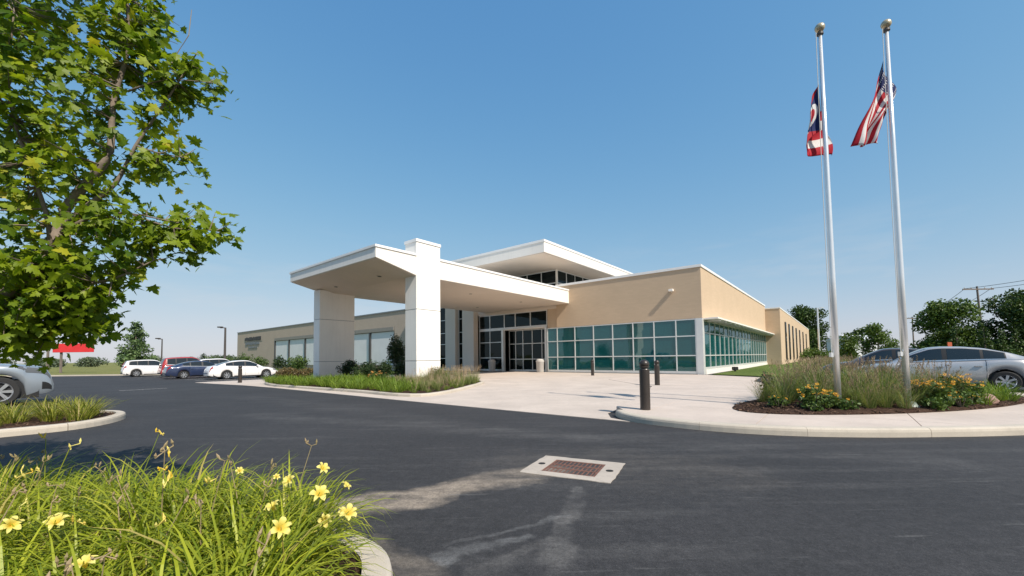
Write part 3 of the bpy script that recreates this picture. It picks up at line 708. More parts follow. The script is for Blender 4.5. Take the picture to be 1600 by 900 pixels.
# right wing
part('right_wing_wall', [(-20, 1.5, 29.01, 86, 0, 6.72)], M['brick'])
part('right_wing_coping', [(-20, 1.54, 28.96, 29.3, 6.722, 6.86), (1.2, 1.54, 29.302, 86.04, 6.722, 6.86)], M['coping'])
for b in (33.8, 38.5, 44, 50, 57, 65, 74):
    sw = part('slot_window', [(1.503, 1.62, b, b+0.9, 0.5, 5.4)], M['alu_dark'])
    part('pane', [(1.623, 1.64, b+0.08, b+0.82, 0.6, 3.0)], M['glass_dark'], sw); part('pane', [(1.623, 1.64, b+0.08, b+0.82, 3.1, 5.3)], M['glass_dark'], sw)

# ------------------------------------------------------------------ entrance canopy
can = thing('entrance_canopy', 'broad white entrance canopy with tapered tip on two precast columns', 'canopy', (CX, CY, 0), ROTB)
yp = [(-17.52, 6.60), (-17.52, 6.12), (-15.2, 5.60), (0.0, 5.60), (0.0, 6.60)]
def xprism(prof, x0, x1):
    n = len(prof); V = [(x0, y, z) for y, z in prof]+[(x1, y, z) for y, z in prof]
    return MB().add(V, [tuple(range(n)), tuple(range(2*n-1, n-1, -1))]+[(i, n+i, n+(i+1) % n, (i+1) % n) for i in range(n)])
xprism(yp, -19.45, -10.0).build('roof_slab', M['white'], can)
for k in range(6):                                     # soffit boards
    x0 = -19.40+k*1.56; x1 = x0+1.55
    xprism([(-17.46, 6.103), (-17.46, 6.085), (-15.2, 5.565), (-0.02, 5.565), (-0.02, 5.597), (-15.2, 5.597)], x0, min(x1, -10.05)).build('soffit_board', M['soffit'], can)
part('coping', [(-19.50, -9.95, -17.57, 0.0, 6.602, 6.73)], M['coping'], can, bevel=0.01)
for a, b in ((12.2, -15.9), (16.9, -15.9), (12.2, -9), (16.9, -9), (12.2, -3.5), (16.9, -3.5)):
    zz = 5.553 if b > -15 else 5.70
    MB().lathe([(0.09, 0), (0.11, 0.005), (0.11, 0.012)], 16, (-a, b, zz)).build('downlight', M['alu_dark'], can)
def column(x0, x1, y0, y1, top, joints):
    c = part('column', [(x0+0.02, x1-0.02, y0+0.02, y1-0.02, 0, top-0.02)], M['letter_grey'], can)
    zs = [0.0]+joints+[top]
    for z0, z1 in zip(zs[:-1], zs[1:]): part('precast_panel', [(x0, x1, y0, y1, z0+0.011, z1-0.011)], M['cream'], c, bevel=0.012)
    return c
c1 = column(-10.92, -9.96, -15.18, -13.58, 7.36, [1.15, 3.83])
part('column_cap', [(-10.96, -9.92, -15.22, -13.54, 7.352, 7.52)], M['coping'], c1, bevel=0.012)
column(-19.25, -18.45, -16.15, -13.80, 5.70, [1.15, 3.83])

# ------------------------------------------------------------------ street furniture
def bollard(x, y, z, label, h=1.06, r=0.105):
    t = thing('bollard', label, 'bollard', (x, y, z), 0, 'dark steel bollards round the entrance')
    MB().lathe([(r, -0.05), (r, h*0.80), (r*0.93, h*0.815)], 24).build('post', M['bollard'], t, smooth=False)
    MB().lathe([(r*0.72, h*0.815), (r*0.72, h*0.835), (r*1.04, h*0.845), (r*1.04, h*0.862), (r*0.8, h*0.872)], 24).build('ring', M['bollard'], t)
    MB().lathe([(r*0.80, h*0.87), (r*0.98, h*0.895), (r*0.98, h*0.925), (r*0.82, h*0.965), (r*0.45, h*0.993), (r*0.08, h)], 24).build('domed_cap', M['bollard'], t, smooth=True)
bollard(2.81, 8.60, bz(2.81, 8.6), 'brown bollard nearest the camera on the rounded pavement corner')
bollard(6.10, 17.04, bz(6.1, 17.04), 'brown bollard in front of the storefront, second from the camera')
bollard(5.30, 26.69, 0.012, 'small far bollard close to the entrance doors')
bollard(-16.72, 24.79, gz(-16.72, 24.79)+0.012, 'dark bollard in front of the white sedan at left')

def litter_bin(a, b, label):
    x, y = W(a, b); t = thing('litter_bin', label, 'bin', (x, y, 0.012), 0, 'bins beside the entrance doors')
    MB().lathe([(0.26, 0), (0.30, 0.04), (0.33, 0.85), (0.36, 0.88), (0.36, 0.95), (0.31, 0.97)], 24).build('body', M['bin'], t, smooth=True)
    MB().lathe([(0.31, 0.971), (0.30, 1.04), (0.18, 1.10), (0.15, 1.10)], 24).build('lid', M['bin'], t, smooth=True)
litter_bin(12.55, -0.55, 'pale round bin right of the entrance doors')
litter_bin(18.0, -0.5, 'pale round bin left of the entrance doors')

# drain
gr = thing('storm_drain', 'rusty iron drain grate in a square concrete collar on the asphalt', 'drain', (0.69, 4.66, 0.0), math.atan2(-0.43, 0.9))
def frame_boxes(X, Y, x, y, z0, z1): return [(-X, X, -Y, -y, z0, z1), (-X, X, y, Y, z0, z1), (-X, -x, -y, y, z0, z1), (x, X, -y, y, z0, z1)]
cm = MB()
Xo, Yo, Xi, Yi = 0.50, 0.405, 0.305, 0.265
# collar: ring as one piece, uneven outer edge, two lifting pockets
rd = random.Random(3); outer = []; inner = []
for (x0, y0), (x1, y1) in zip([(-1, -1), (1, -1), (1, 1), (-1, 1)], [(1, -1), (1, 1), (-1, 1), (-1, -1)]):
    for k in range(8):
        s = k/8; ux_, uy_ = x0+(x1-x0)*s, y0+(y1-y0)*s; j = rd.uniform(-0.008, 0.008)
        outer.append((ux_*(Xo+j), uy_*(Yo+j))); inner.append((ux_*Xi, uy_*Yi))
no = len(outer)
V = [(x, y, -0.05) for x, y in outer]+[(x, y, 0.007) for x, y in outer]+[(x, y, 0.007) for x, y in inner]+[(x, y, -0.2) for x, y in inner]
Fc = []
for i in range(no):
    j = (i+1) % no
    for k in range(3): Fc.append((k*no+i, k*no+j, (k+1)*no+j, (k+1)*no+i))
cm.add(V, Fc); cm.build('collar', M['collar'], gr)
for sx in (-1, 1): MB().lathe([(0.001, 0.0075), (0.042, 0.0075), (0.042, 0.0095), (0.001, 0.0095)], 14, (sx*0.40, 0.02, 0)).build('lifting_pocket', M['pit'], gr)
MB().box(-Xi+0.001, Xi-0.001, -Yi+0.001, Yi-0.001, -0.19, -0.10).build('pit', M['pit'], gr)
gi = part('grate', frame_boxes(Xi-0.004, Yi-0.004, Xi-0.03, Yi-0.03, -0.012, 0.004), M['iron'], gr)
for k in range(2): part('grate_rib', [(-Xi+0.03, Xi-0.03, -0.095+k*0.155, -0.060+k*0.155, -0.008, 0.003)], M['iron'], gi)
for k in range(11):
    x = -Xi+0.03+(k+0.5)*(2*Xi-0.06)/11
    for y0, y1 in ((-Yi+0.031, -0.096), (-0.059, 0.059), (0.096, Yi-0.031)): part('grate_bar', [(x-0.008, x+0.008, y0, y1, -0.008, 0.002)], M['iron'], gi)

# flagpoles
def flagpole(x, y, label, H):
    z = bz(x, y)+0.02; t = thing('flagpole', label, 'flagpole', (x, y, z), 0, 'aluminium flagpoles in the mulch bed')
    MB().tube([(0, 0, -0.1), (0, 0, H*0.35), (0, 0, H*0.7), (0, 0, H)], [0.057, 0.055, 0.044, 0.031], 24).build('pole', M['pole'], t, smooth=True)
    MB().lathe([(0.20, 0), (0.20, 0.03), (0.15, 0.09), (0.11, 0.14), (0.085, 0.15)], 24).build('base_collar', M['green_base'], t, smooth=True)
    MB().lathe([(0.05, H), (0.06, H+0.01), (0.06, H+0.05), (0.03, H+0.06), (0.02, H+0.09)], 16).build('truck', M['lamp_brown'], t)
    MB().lathe([(0.02, H+0.07)]+[(0.09*math.sin(PI*k/12), H+0.16-0.09*math.cos(PI*k/12)) for k in range(1, 12)]+[(0.004, H+0.25)], 20).build('ball', M['gold'], t, smooth=True)
    rp = [(-0.10-0.015*math.sin(PI*k/12*1.0), -0.02, 1.1+(H-1.05)*k/12) for k in range(13)]
    MB().tube(rp, 0.006, 6).build('halyard', M['rope'], t)
    MB().box(-0.115, -0.07, -0.03, 0.03, 1.05, 1.14).build('cleat', M['pole'], t)
    return z
P1 = (6.47, 8.06); P2 = (7.92, 8.13)
z1 = flagpole(*P1, 'silver flagpole at left carrying the state flag', 7.72)
z2 = flagpole(*P2, 'silver flagpole at right carrying the national flag', 7.84)

def flag_mesh(nu, nv, fn):
    V = []; UV = []
    for j in range(nv+1):
        for i in range(nu+1):
            V.append(fn(i/nu, j/nv)); UV.append((i/nu, j/nv))
    Fc = [(j*(nu+1)+i, j*(nu+1)+i+1, (j+1)*(nu+1)+i+1, (j+1)*(nu+1)+i) for j in range(nv) for i in range(nu)]
    return V, Fc, UV
def flag(name, label, fn, mat, nu=48, nv=30):
    V, Fc, UV = flag_mesh(nu, nv, fn)
    mb = MB().add(V, Fc); me = mb.mesh(name, mat, True)
    ul = me.uv_layers.new(name='UVMap')
    for l in me.loops: ul.data[l.index].uv = UV[l.vertex_index]
    o = link(name, me); tag(o, label, 'flag')
    sm = o.modifiers.new('thick', 'SOLIDIFY'); sm.thickness = 0.004
    return o
def flag_base(name):
    m, t, p = new_mat(name); uv = coords(t, 'UV'); s = N(t, 'ShaderNodeSeparateXYZ'); t.links.new(uv, s.inputs[0])
    out = t.nodes['Material Output']; tl = N(t, 'ShaderNodeBsdfTranslucent'); mx = N(t, 'ShaderNodeMixShader'); mx.inputs[0].default_value = 0.3
    t.links.new(p.outputs[0], mx.inputs[1]); t.links.new(tl.outputs[0], mx.inputs[2]); t.links.new(mx.outputs[0], out.inputs['Surface'])
    p.inputs['Roughness'].default_value = 0.7; p.inputs['Specular IOR Level'].default_value = 0.2
    def fin(c): t.links.new(c, p.inputs['Base Color']); t.links.new(c, tl.inputs[0])
    return m, t, s.outputs[0], s.outputs[1], fin
RED, WHT, BLU = (0.50, 0.022, 0.04), (0.78, 0.76, 0.74), (0.020, 0.035, 0.14)
# national flag: u along the fly, v from top (0) to bottom (1)
m, t, U, Vv, fin = flag_base('national_flag')
st = math_(t, 'GREATER_THAN', math_(t, 'MODULO', math_(t, 'MULTIPLY', Vv, 6.5), 1.0), 0.5)
c = mixc(t, st, RED, WHT)
su = math_(t, 'SUBTRACT', math_(t, 'FRACT', math_(t, 'MULTIPLY', U, 15.0)), 0.5); svv = math_(t, 'SUBTRACT', math_(t, 'FRACT', math_(t, 'MULTIPLY', Vv, 9.3)), 0.5)
star = math_(t, 'LESS_THAN', math_(t, 'ADD', math_(t, 'MULTIPLY', su, su), math_(t, 'MULTIPLY', svv, svv)), 0.05)
cant = math_(t, 'MULTIPLY', math_(t, 'LESS_THAN', U, 0.40), math_(t, 'LESS_THAN', Vv, 0.5385))
fin(mixc(t, cant, c, mixc(t, star, BLU, WHT))); M['flag_us'] = m
def us(u, v):
    # hoist stays on the pole; the fly hangs down and to the left in loose folds
    u = 0.15*u/0.4 if u < 0.4 else 0.15+0.85*(u-0.4)/0.6          # the canton is gathered in at the pole
    xt, zt = P2[0]-0.03-0.74*u**1.05, 7.41-1.86*u**0.97
    xb, zb = P2[0]-0.02-0.26*u, 6.30-0.66*u
    w = v**0.85
    x = xt+(xb-xt)*w+0.23*math.sin(PI*min(1, v*1.05))*math.exp(-(u/0.30)**2)*sst(0.05, 0.5, v)+0.035*math.sin(13*v+6*u)*u
    z = zt+(zb-zt)*w+0.05*math.sin(10*v+2*u)*u
    y = P2[1]+0.08+0.10*math.sin(9.5*v-3.5*u)*(0.15+u)+0.07*math.sin(10*u)*u*(1-u)*2
    return (x, y, z)
flag('national_flag', 'red and white striped flag with blue canton hanging from the right pole', us, M['flag_us'])
# state flag: blue triangle at the hoist with white ring and red disc, five stripes, swallow tail
m, t, U, Vv, fin = flag_base('state_flag')
c = mixc(t, math_(t, 'GREATER_THAN', math_(t, 'MODULO', math_(t, 'MULTIPLY', Vv, 2.5), 1.0), 0.5), RED, WHT)
tri = math_(t, 'LESS_THAN', U, math_(t, 'SUBTRACT', 0.52, math_(t, 'MULTIPLY', math_(t, 'ABSOLUTE', math_(t, 'SUBTRACT', Vv, 0.5)), 1.04)))
dx = math_(t, 'MULTIPLY', math_(t, 'SUBTRACT', U, 0.19), 1.6); dy = math_(t, 'SUBTRACT', Vv, 0.5)
dd = math_(t, 'SQRT', math_(t, 'ADD', math_(t, 'MULTIPLY', dx, dx), math_(t, 'MULTIPLY', dy, dy)))
b = mixc(t, math_(t, 'LESS_THAN', dd, 0.235), BLU, WHT); b = mixc(t, math_(t, 'LESS_THAN', dd, 0.135), b, RED)
fin(mixc(t, tri, c, b)); M['flag_oh'] = m
def oh(u, v):
    # wraps round behind the pole: first half of the fly hangs left, the rest swings back to the right
    lf_ = math.sin(min(1, u/0.30)*PI/2); rt_ = sst(0.46, 0.92, u)
    sp_w = 0.50+0.50*v
    x = P1[0]-0.015+(-0.31*lf_+0.60*rt_)*sp_w+0.02*math.sin(11*v+5*u)*u
    z = 6.87-0.97*v-0.52*min(1, 1.9*u)**0.9+0.06*math.sin(7*u+2*v)*u+0.10*sst(0.7, 1, u)*(1-v)
    y = P1[1]+0.075+0.03*math.sin(9*v+4*u)*(0.3+u)+0.11*sst(0.35, 0.65, u)
    return (x, y, z)
flag('state_flag', 'limp red, white and blue flag with a ringed red disc on the left pole', oh, M['flag_oh'])

# parking-lot lamps
def lot_lamp(x, y, h, label, arm, mat, r=0.09):
    t = thing('lamp_post', label, 'lamp post', (x, y, gz(x, y)-0.05), 0)
    MB().tube([(0, 0, 0), (0, 0, h)], [r, r*0.7], 10).build('post', mat, t)
    MB().lathe([(0.24, 0), (0.24, 0.5), (0.2, 0.55)], 14).build('footing', M['bin'], t)
    MB().box(min(0, arm), max(0, arm), -0.04, 0.04, h-0.06, h+0.02).build('arm', mat, t)
    MB().box(*sorted((arm*0.6, arm*1.5)), -0.17, 0.17, h+0.0, h+0.13).build('lamp_head', mat, t, bevel=0.02)
lot_lamp(-32.1, 45.0, 5.2, 'grey lot lamp left of the long building end', -0.55, M['lamp_brown'], 0.14)
lot_lamp(-43.5, 50.0, 4.3, 'dark lot lamp behind the red car', -0.5, M['lamp_brown'])
lot_lamp(64.8, 85.0, 11.0, 'tall pale lamp pole right of the brick wing', 0.9, M['pole'], 0.2)

# red sign on posts
sgn = thing('roadside_sign', 'wide red sign board on posts beyond the lot', 'sign', (-65.4, 60.0, gz(-65, 60)-0.07), 0)
part('board', [(-3.0, 3.0, -0.1, 0.1, 3.05, 4.35)], M['signred'], sgn, bevel=0.02)
for x in (-4.0, -2.0): part('post', [(x-0.12, x+0.12, 0.11, 0.3, 0, 4.2)], M['wood'], sgn)

# utility poles and wires
def upole(x, y, h, label, lean=0.0):
    t = thing('utility_pole', label, 'utility pole', (x, y, -0.1), 0)
    MB().tube([(0, 0, 0), (lean*h*0.5, 0, h*0.5), (lean*h, 0, h)], [0.19, 0.16, 0.12], 10).build('post', M['wood'], t)
    for dz, L in ((0.5, 2.5),): MB().box(lean*h-L, lean*h+L, -0.2, -0.08, h-dz-0.1, h-dz+0.1).build('crossarm', M['wood'], t)
    for k in (-2.2, -1.1, 1.1, 2.2): MB().lathe([(0.06, 0), (0.08, 0.06), (0.05, 0.2)], 8, (lean*h+k, -0.14, h-0.4)).build('insulator', M['bin'], t)
upole(76.1, 65, 12.0, 'leaning wooden utility pole with crossarm above the right trees', -0.04)
upole(109.7, 110, 11.2, 'distant utility pole behind the right flagpole')
def wire(p, q, sag, label):
    pts = [Vector(p).lerp(Vector(q), k/14)-Vector((0, 0, sag*4*(k/14)*(1-k/14))) for k in range(15)]
    tag(MB().tube(pts, 0.035, 5).build('power_line', M['wire']), label, 'cable')
wire((73.5, 64.9, 11.5), (107.5, 109.9, 10.7), 1.2, 'left power line between the two utility poles')
wire((77.8, 64.9, 11.5), (111.9, 109.9, 10.7), 1.2, 'right power line between the two utility poles')
wire((73.5, 64.9, 11.5), (70, 30, 13.0), 0.8, 'power line running right from the leaning pole, left end of arm')
wire((77.8, 64.9, 11.5), (75, 30, 13.0), 0.8, 'power line running right from the leaning pole, right end of arm')
# small white shed and orange sign far right
sh = thing('white_shed', 'low white metal shed between distant trees', 'shed', (84.5, 100, -0.1), 0.3)
part('wall', [(-4.5, 4.5, -3, 3, 0, 4.6)], M['shed'], sh); MB().add([(-4.8, -3.3, 4.6), (4.8, -3.3, 4.6), (4.8, 3.3, 4.6), (-4.8, 3.3, 4.6), (-4.8, 0, 5.9), (4.8, 0, 5.9)], [(0, 1, 5, 4), (2, 3, 4, 5), (0, 4, 3), (1, 2, 5), (3, 2, 1, 0)]).build('roof', M['shed'], sh)
part('door', [(-1.5, 1.5, -3.06, -3.003, 0, 3.4)], M['coping_dark'], sh)
og = thing('orange_sign', 'small orange sign on a post before the dark trees', 'sign', (54.3, 50, -0.1), 0)
part('board', [(-0.28, 0.28, -0.05, 0.05, 1.9, 2.6)], M['orange'], og, bevel=0.02); part('post', [(-0.08, 0.08, 0.051, 0.16, 0, 2.55)], M['wood'], og)
# ground floodlight on the side lawn
fx, fy = W(-0.9, 5.0); f = thing('ground_floodlight', 'small black floodlight on the grass by the side glass', 'floodlight', (fx, fy, 0.05), 0.4)
part('housing', [(-0.22, 0.22, -0.12, 0.12, 0.10, 0.34)], M['black'], f, bevel=0.03); part('bracket', [(-0.05, 0.05, -0.05, 0.05, 0, 0.10)], M['black'], f)

# ------------------------------------------------------------------ vehicles
def interp(P, x):
    if x <= P[0][0]: return P[0][1]
    for (x0, y0), (x1, y1) in zip(P[:-1], P[1:]):
        if x <= x1:
            t = (x-x0)/(x1-x0); return y0+(y1-y0)*t
    return P[-1][1]
def smooth_profile(P, n=3):
    xs = np.linspace(P[0][0], P[-1][0], 81); ys = np.array([interp(P, x) for x in xs])
    for _ in range(n):
        y2 = ys.copy(); y2[1:-1] = (ys[:-2]+2*ys[1:-1]+ys[2:])/4; ys = y2
    return list(zip(xs.tolist(), ys.tolist()))
KIND = {
 'sedan': dict(L=4.85, Wd=1.83, wb=2.78, fo=0.95, r=0.325,
    low=[(-.5, .56), (-.492, .78), (-.475, .97), (-.43, 1.03), (-.30, 1.03), (-.05, .97), (.18, .94), (.33, .87), (.43, .76), (.482, .64), (.5, .50)],
    top=[(-.405, 1.02), (-.30, 1.23), (-.20, 1.37), (-.10, 1.435), (0.0, 1.45), (.06, 1.42), (.13, 1.27), (.265, .93)],
    wins=((-.275, -.185), (-.17, -.02), (0.005, .17)), rear=(-.385, -.22), front=(.075, .245)),
 'suv': dict(L=4.55, Wd=1.85, wb=2.68, fo=0.90, r=0.355,
    low=[(-.5, .55), (-.495, .90), (-.485, 1.08), (-.40, 1.10), (-.1, 1.06), (.2, 1.04), (.36, 1.0), (.44, .95), (.478, .88), (.494, .76), (.5, .5)],
    top=[(-.482, 1.10), (-.455, 1.36), (-.425, 1.56), (-.33, 1.63), (-.1, 1.68), (.0, 1.67), (.07, 1.60), (.255, 1.04)],
    wins=((-.40, -.275), (-.26, -.10), (-.08, .145)), rear=(-.475, -.435), front=(.085, .235)),
}
def car(name, label, cat, x, y, heading, kind, paint, scale=1.0, group=None, zo=0.0, boxy=False):
    K = KIND[kind]; L, Wd, r = K['L'], K['Wd'], K['r']; hw = Wd/2
    low = smooth_profile(K['low'], 2); top = smooth_profile(K['top'], 2)
    if boxy: top = [(a, b*1.10 if b > 1.15 else b) for a, b in K['top']]; top = smooth_profile(top, 1)
    t = thing(name, label, cat, (x, y, gz(x, y)+zo), heading, group); t.scale = (scale,)*3
    xf = L/2-K['fo']; xr = xf-K['wb']; Ra = r*1.17
    def plan(xx): return hw*(1-0.16*abs(xx/(L/2))**5) 
    def lowsec(xx):
        zt = interp(low, xx/L); zb = 0.21 + 0.10*abs(xx/(L/2))**8
        for xc in (xf, xr):
            dx = xx-xc
            if abs(dx) < Ra: zb = max(zb, r+math.sqrt(Ra*Ra-dx*dx))
        zb = min(zb, zt-0.12); w = plan(xx); h = zt-zb
        return [(w*0.945, zb), (w*0.985, zb+0.12*h), (w, zb+0.42*h), (w*0.985, zb+0.72*h), (w*0.955, zb+0.90*h), (w*0.88, zt), (w*0.45, zt+0.022), (0, zt+0.028)]
    xs = sorted(set([-L/2+L*k/70 for k in range(71)] + [xc+s*Ra*q for xc in (xf, xr) for s in (-1, 1) for q in (0.9999, 0.97, 0.9, 0.75)]))
    V = []; Fc = []
    for xx in xs:
        s = lowsec(xx); V += [(xx, -yy, zz) for yy, zz in s] + [(xx, yy, zz) for yy, zz in s[::-1][1:]]
    m = 15
    for i in range(len(xs)-1):
        for k in range(m-1): Fc.append((i*m+k, (i+1)*m+k, (i+1)*m+k+1, i*m+k+1))
    Fc.append(tuple(range(m))); Fc.append(tuple((len(xs)-1)*m+k for k in range(m-1, -1, -1)))
    MB().add(V, Fc).build('body', paint, t, smooth=True)
    MB().box(-L/2+0.25, L/2-0.25, -hw*0.9, hw*0.9, 0.17, 0.62).build('underbody', M['black'], t)
    x0, x1 = K['top'][0][0]*L, K['top'][-1][0]*L
    def topsec(xx, off=0.0):
        zb = interp(low, xx/L)-0.01; zr = max(interp(top, xx/L), zb+0.001); w = plan(xx)
        P = []
        for q in range(7):
            s = q/6; P.append((w*(0.90-0.20*s**1.25)+off, zb+(zr-zb)*s*0.965))
        yr = P[-1][0]
        P += [(yr*0.93, zr), (yr*0.5, zr+0.018+off), (0, zr+0.024+off)]
        return P
    V = []; Fc = []; xs2 = [x0+(x1-x0)*k/48 for k in range(49)]
    for xx in xs2:
        s = topsec(xx); V += [(xx, -yy, zz) for yy, zz in s]+[(xx, yy, zz) for yy, zz in s[::-1][1:]]
    m = 19
    for i in range(48):
        for k in range(m-1): Fc.append((i*m+k, (i+1)*m+k, (i+1)*m+k+1, i*m+k+1))
    MB().add(V, Fc).build('cabin', paint, t, smooth=True)
    def side_patch(a, b, s0, s1, sgn, off, nm, mat, n=10, fn=topsec, par=None):
        V = []; Fc = []
        for i in range(n+1):
            xx = (a+(b-a)*i/n)*L; P = fn(xx)
            for j in range(6):
                q = (s0+(s1-s0)*j/5)*6; k = min(5, int(q)); f_ = q-k
                yy = P[k][0]*(1-f_)+P[k+1][0]*f_; zz = P[k][1]*(1-f_)+P[k+1][1]*f_
                V.append((xx, sgn*(yy+off), zz))
        for i in range(n):
            for j in range(5):
                q = (i*6+j, (i+1)*6+j, (i+1)*6+j+1, i*6+j+1); Fc.append(q if sgn < 0 else q[::-1])
        return MB().add(V, Fc).build(nm, mat, par or t, smooth=True)
    for sgn in (-1, 1):
        side_patch(K['wins'][0][0]-.006, K['wins'][-1][1]+.008, 0.11, 0.93, sgn, 0.003, 'window_surround', M['black'], 24)
        for a, b in K['wins']: side_patch(a, b, 0.14, 0.90, sgn, 0.006, 'side_window', M['car_glass'])
        side_patch(-.34 if kind == 'sedan' else -.42, .20, 0.05, 0.125, sgn, 0.009, 'window_trim', M['rim'], 16)
        # lamps, handles, door seams on the lower body
        side_patch(.365 if kind == 'suv' else .405, .486, 0.55, 0.76, sgn, 0.006, 'headlight', M['lens'], 8, lowsec)
        side_patch(.455, .492, 0.20, 0.36, sgn, 0.006, 'fog_lamp', M['black'], 5, lowsec)
        side_patch(-.497, -.44, 0.58, 0.80, sgn, 0.006, 'tail_light', M['red_lens'], 6, lowsec)
        side_patch(-.28, .26, 0.02, 0.10, sgn, 0.006, 'sill', M['black'], 14, lowsec)
        for xd in (-0.19, -0.01, 0.185):
            side_patch(xd-0.0012, xd+0.0012, 0.14, 0.80, sgn, 0.004, 'door_seam', M['black'], 1, lowsec)
        for xd in (-0.155, 0.02):
            P = lowsec(xd*L); hx = xd*L
            MB().box(hx-0.09, hx+0.09, -0.018, 0.018, -0.016, 0.016).build('door_handle', paint, t, bevel=0.008, loc=(0, sgn*(P[3][0]+0.014), P[3][1]+0.03))
        P = topsec(0.185*L)
        mm = MB(); mm.box(0.165*L-0.06, 0.165*L+0.06, -0.10, 0.10, -0.06, 0.07); mm.build('mirror', paint, t, bevel=0.03, loc=(0, sgn*(P[0][0]+0.12), P[0][1]+0.10))
        for xc in (xf, xr):
            wh = thing('wheel', loc=(xc, sgn*(hw-0.115), r)); wh.parent = t; wh.rotation_euler = (PI/2 if sgn < 0 else -PI/2, 0, 0)
            MB().lathe([(r*0.68, -0.10), (r*0.93, -0.105), (r, -0.075), (r, 0.075), (r*0.93, 0.105), (r*0.70, 0.105), (r*0.665, 0.08), (r*0.665, -0.1)], 28).build('tyre', M['tyre'], wh, smooth=False)
            MB().lathe([(0.001, 0.02), (r*0.66, 0.02), (r*0.66, 0.03), (0.001, 0.03)], 24).build('brake', M['black'], wh)
            rm = MB(); rm.lathe([(r*0.05, 0.085), (r*0.16, 0.09), (r*0.17, 0.05), (r*0.05, 0.04)], 16)
            ring = [(r*0.60, 0.07), (r*0.675, 0.102), (r*0.675, 0.05), (r*0.60, 0.05)]; V = []; Fc = []
            for k in range(28):
                an = 2*PI*k/28; V += [(rr_*math.cos(an), rr_*math.sin(an), zz) for rr_, zz in ring]
            for k in range(28):
                for q in range(4): Fc.append((k*4+q, ((k+1) % 28)*4+q, ((k+1) % 28)*4+(q+1) % 4, k*4+(q+1) % 4))
            rm.add(V, Fc)
            for k in range(7):
                an = 2*PI*k/7; ca, sa = math.cos(an), math.sin(an); V = []
                for rad, wd_ in ((r*0.12, r*0.075), (r*0.62, r*0.10)):
                    for zz in (0.05, 0.082):
                        for sg in (-1, 1): V.append((rad*ca-sg*wd_*sa, rad*sa+sg*wd_*ca, zz))
                rm.add(V, [(0, 1, 3, 2), (4, 6, 7, 5), (0, 4, 5, 1), (2, 3, 7, 6), (0, 2, 6, 4), (1, 5, 7, 3)])
            rm.build('rim', M['rim'], wh)
    def top_patch(a, b, nm, ys=0.86):
        V = []; Fc = []; n = 8
        for i in range(n+1):
            xx = (a+(b-a)*i/n)*L; P = topsec(xx)
            yr, zr = P[6][0], P[7][1]
            for j in range(9):
                q = -1+2*j/8; V.append((xx, q*yr*ys, zr+0.012+0.018*(1-q*q)))
        for i in range(n):
            for j in range(8): Fc.append((i*9+j, (i+1)*9+j, (i+1)*9+j+1, i*9+j+1))
        MB().add(V, Fc).build(nm, M['car_glass'], t, smooth=True)
    top_patch(*K['front'], 'windshield'); top_patch(*K['rear'], 'rear_window')
    gz0 = interp(low, 0.485)
    MB().box(L/2-0.06, L/2+0.006, -hw*0.48, hw*0.48, 0.40, 0.40+0.16).build('grille', M['black'], t, bevel=0.01)
    MB().box(-L/2-0.006, -L/2+0.05, -hw*0.7, hw*0.7, 0.28, 0.42).build('bumper', M['black'] if kind == 'suv' else paint, t, bevel=0.02)
    return t
def car_by_rear_wheel(name, label, cat, wx, wy, hd, kind, paint, side, **kw):
    """place a car by where its rear wheel on one side (+1 = left) touches the ground"""
    K = KIND[kind]; xr = K['L']/2-K['fo']-K['wb']; yr = side*(K['Wd']/2-0.115)
    c, s = math.cos(hd), math.sin(hd)
    return car(name, label, cat, wx-(xr*c-yr*s), wy-(xr*s+yr*c), hd, kind, paint, **kw)
HB = math.atan2(BX[1], BX[0]); HA = math.atan2(AX[1], AX[0])
# silver sedan and the car beyond it, noses towards the building walk
car_by_rear_wheel('parked_car', 'silver sedan parked right of the flag bed', 'car', 15.35, 12.6, HA, 'sedan', M['silver'], 1, group='cars in the right lot')
car_by_rear_wheel('parked_car', 'taupe sedan mostly hidden beyond the silver sedan', 'car', 15.35+BX[0]*2.9-AX[0]*-1.0, 12.6+BX[1]*2.9-AX[1]*-1.0, HA, 'sedan', M['mauve'], 1, group='cars in the right lot')
# left lot
SL = KIND['suv']['L']
car('parked_suv', 'silver blue SUV cut by the left picture edge', 'car', -14.9-BX[0]*SL*0.6+AX[0]*0.3, 13.1-BX[1]*SL*0.6+AX[1]*0.3, HB, 'suv', M['silver_blue'], scale=1.2, zo=0.02)
car_by_rear_wheel('parked_car', 'white sedan parked by the canopy planter', 'car', -22.3, 31.5, HB, 'sedan', M['carwhite'], -1, group='cars in the left lot')
car_by_rear_wheel('parked_car', 'navy blue sedan between the white sedan and red SUV', 'car', -27.2, 33.4, HB, 'sedan', M['carblue'], -1, group='cars in the left lot')
car_by_rear_wheel('parked_suv', 'red boxy SUV behind the navy sedan', 'car', -31.2, 37.3, HB, 'suv', M['carred'], -1, group='cars in the left lot', boxy=True)
car_by_rear_wheel('parked_suv', 'small white SUV furthest left in the row', 'car', -36.4, 39.0, HB, 'suv', M['carwhite'], -1, group='cars in the left lot', scale=0.97)
car_by_rear_wheel('parked_suv', 'white SUV half hidden between the navy and white sedans', 'car', -31.6, 42.0, HB, 'suv', M['carwhite'], -1, group='cars in the left lot')

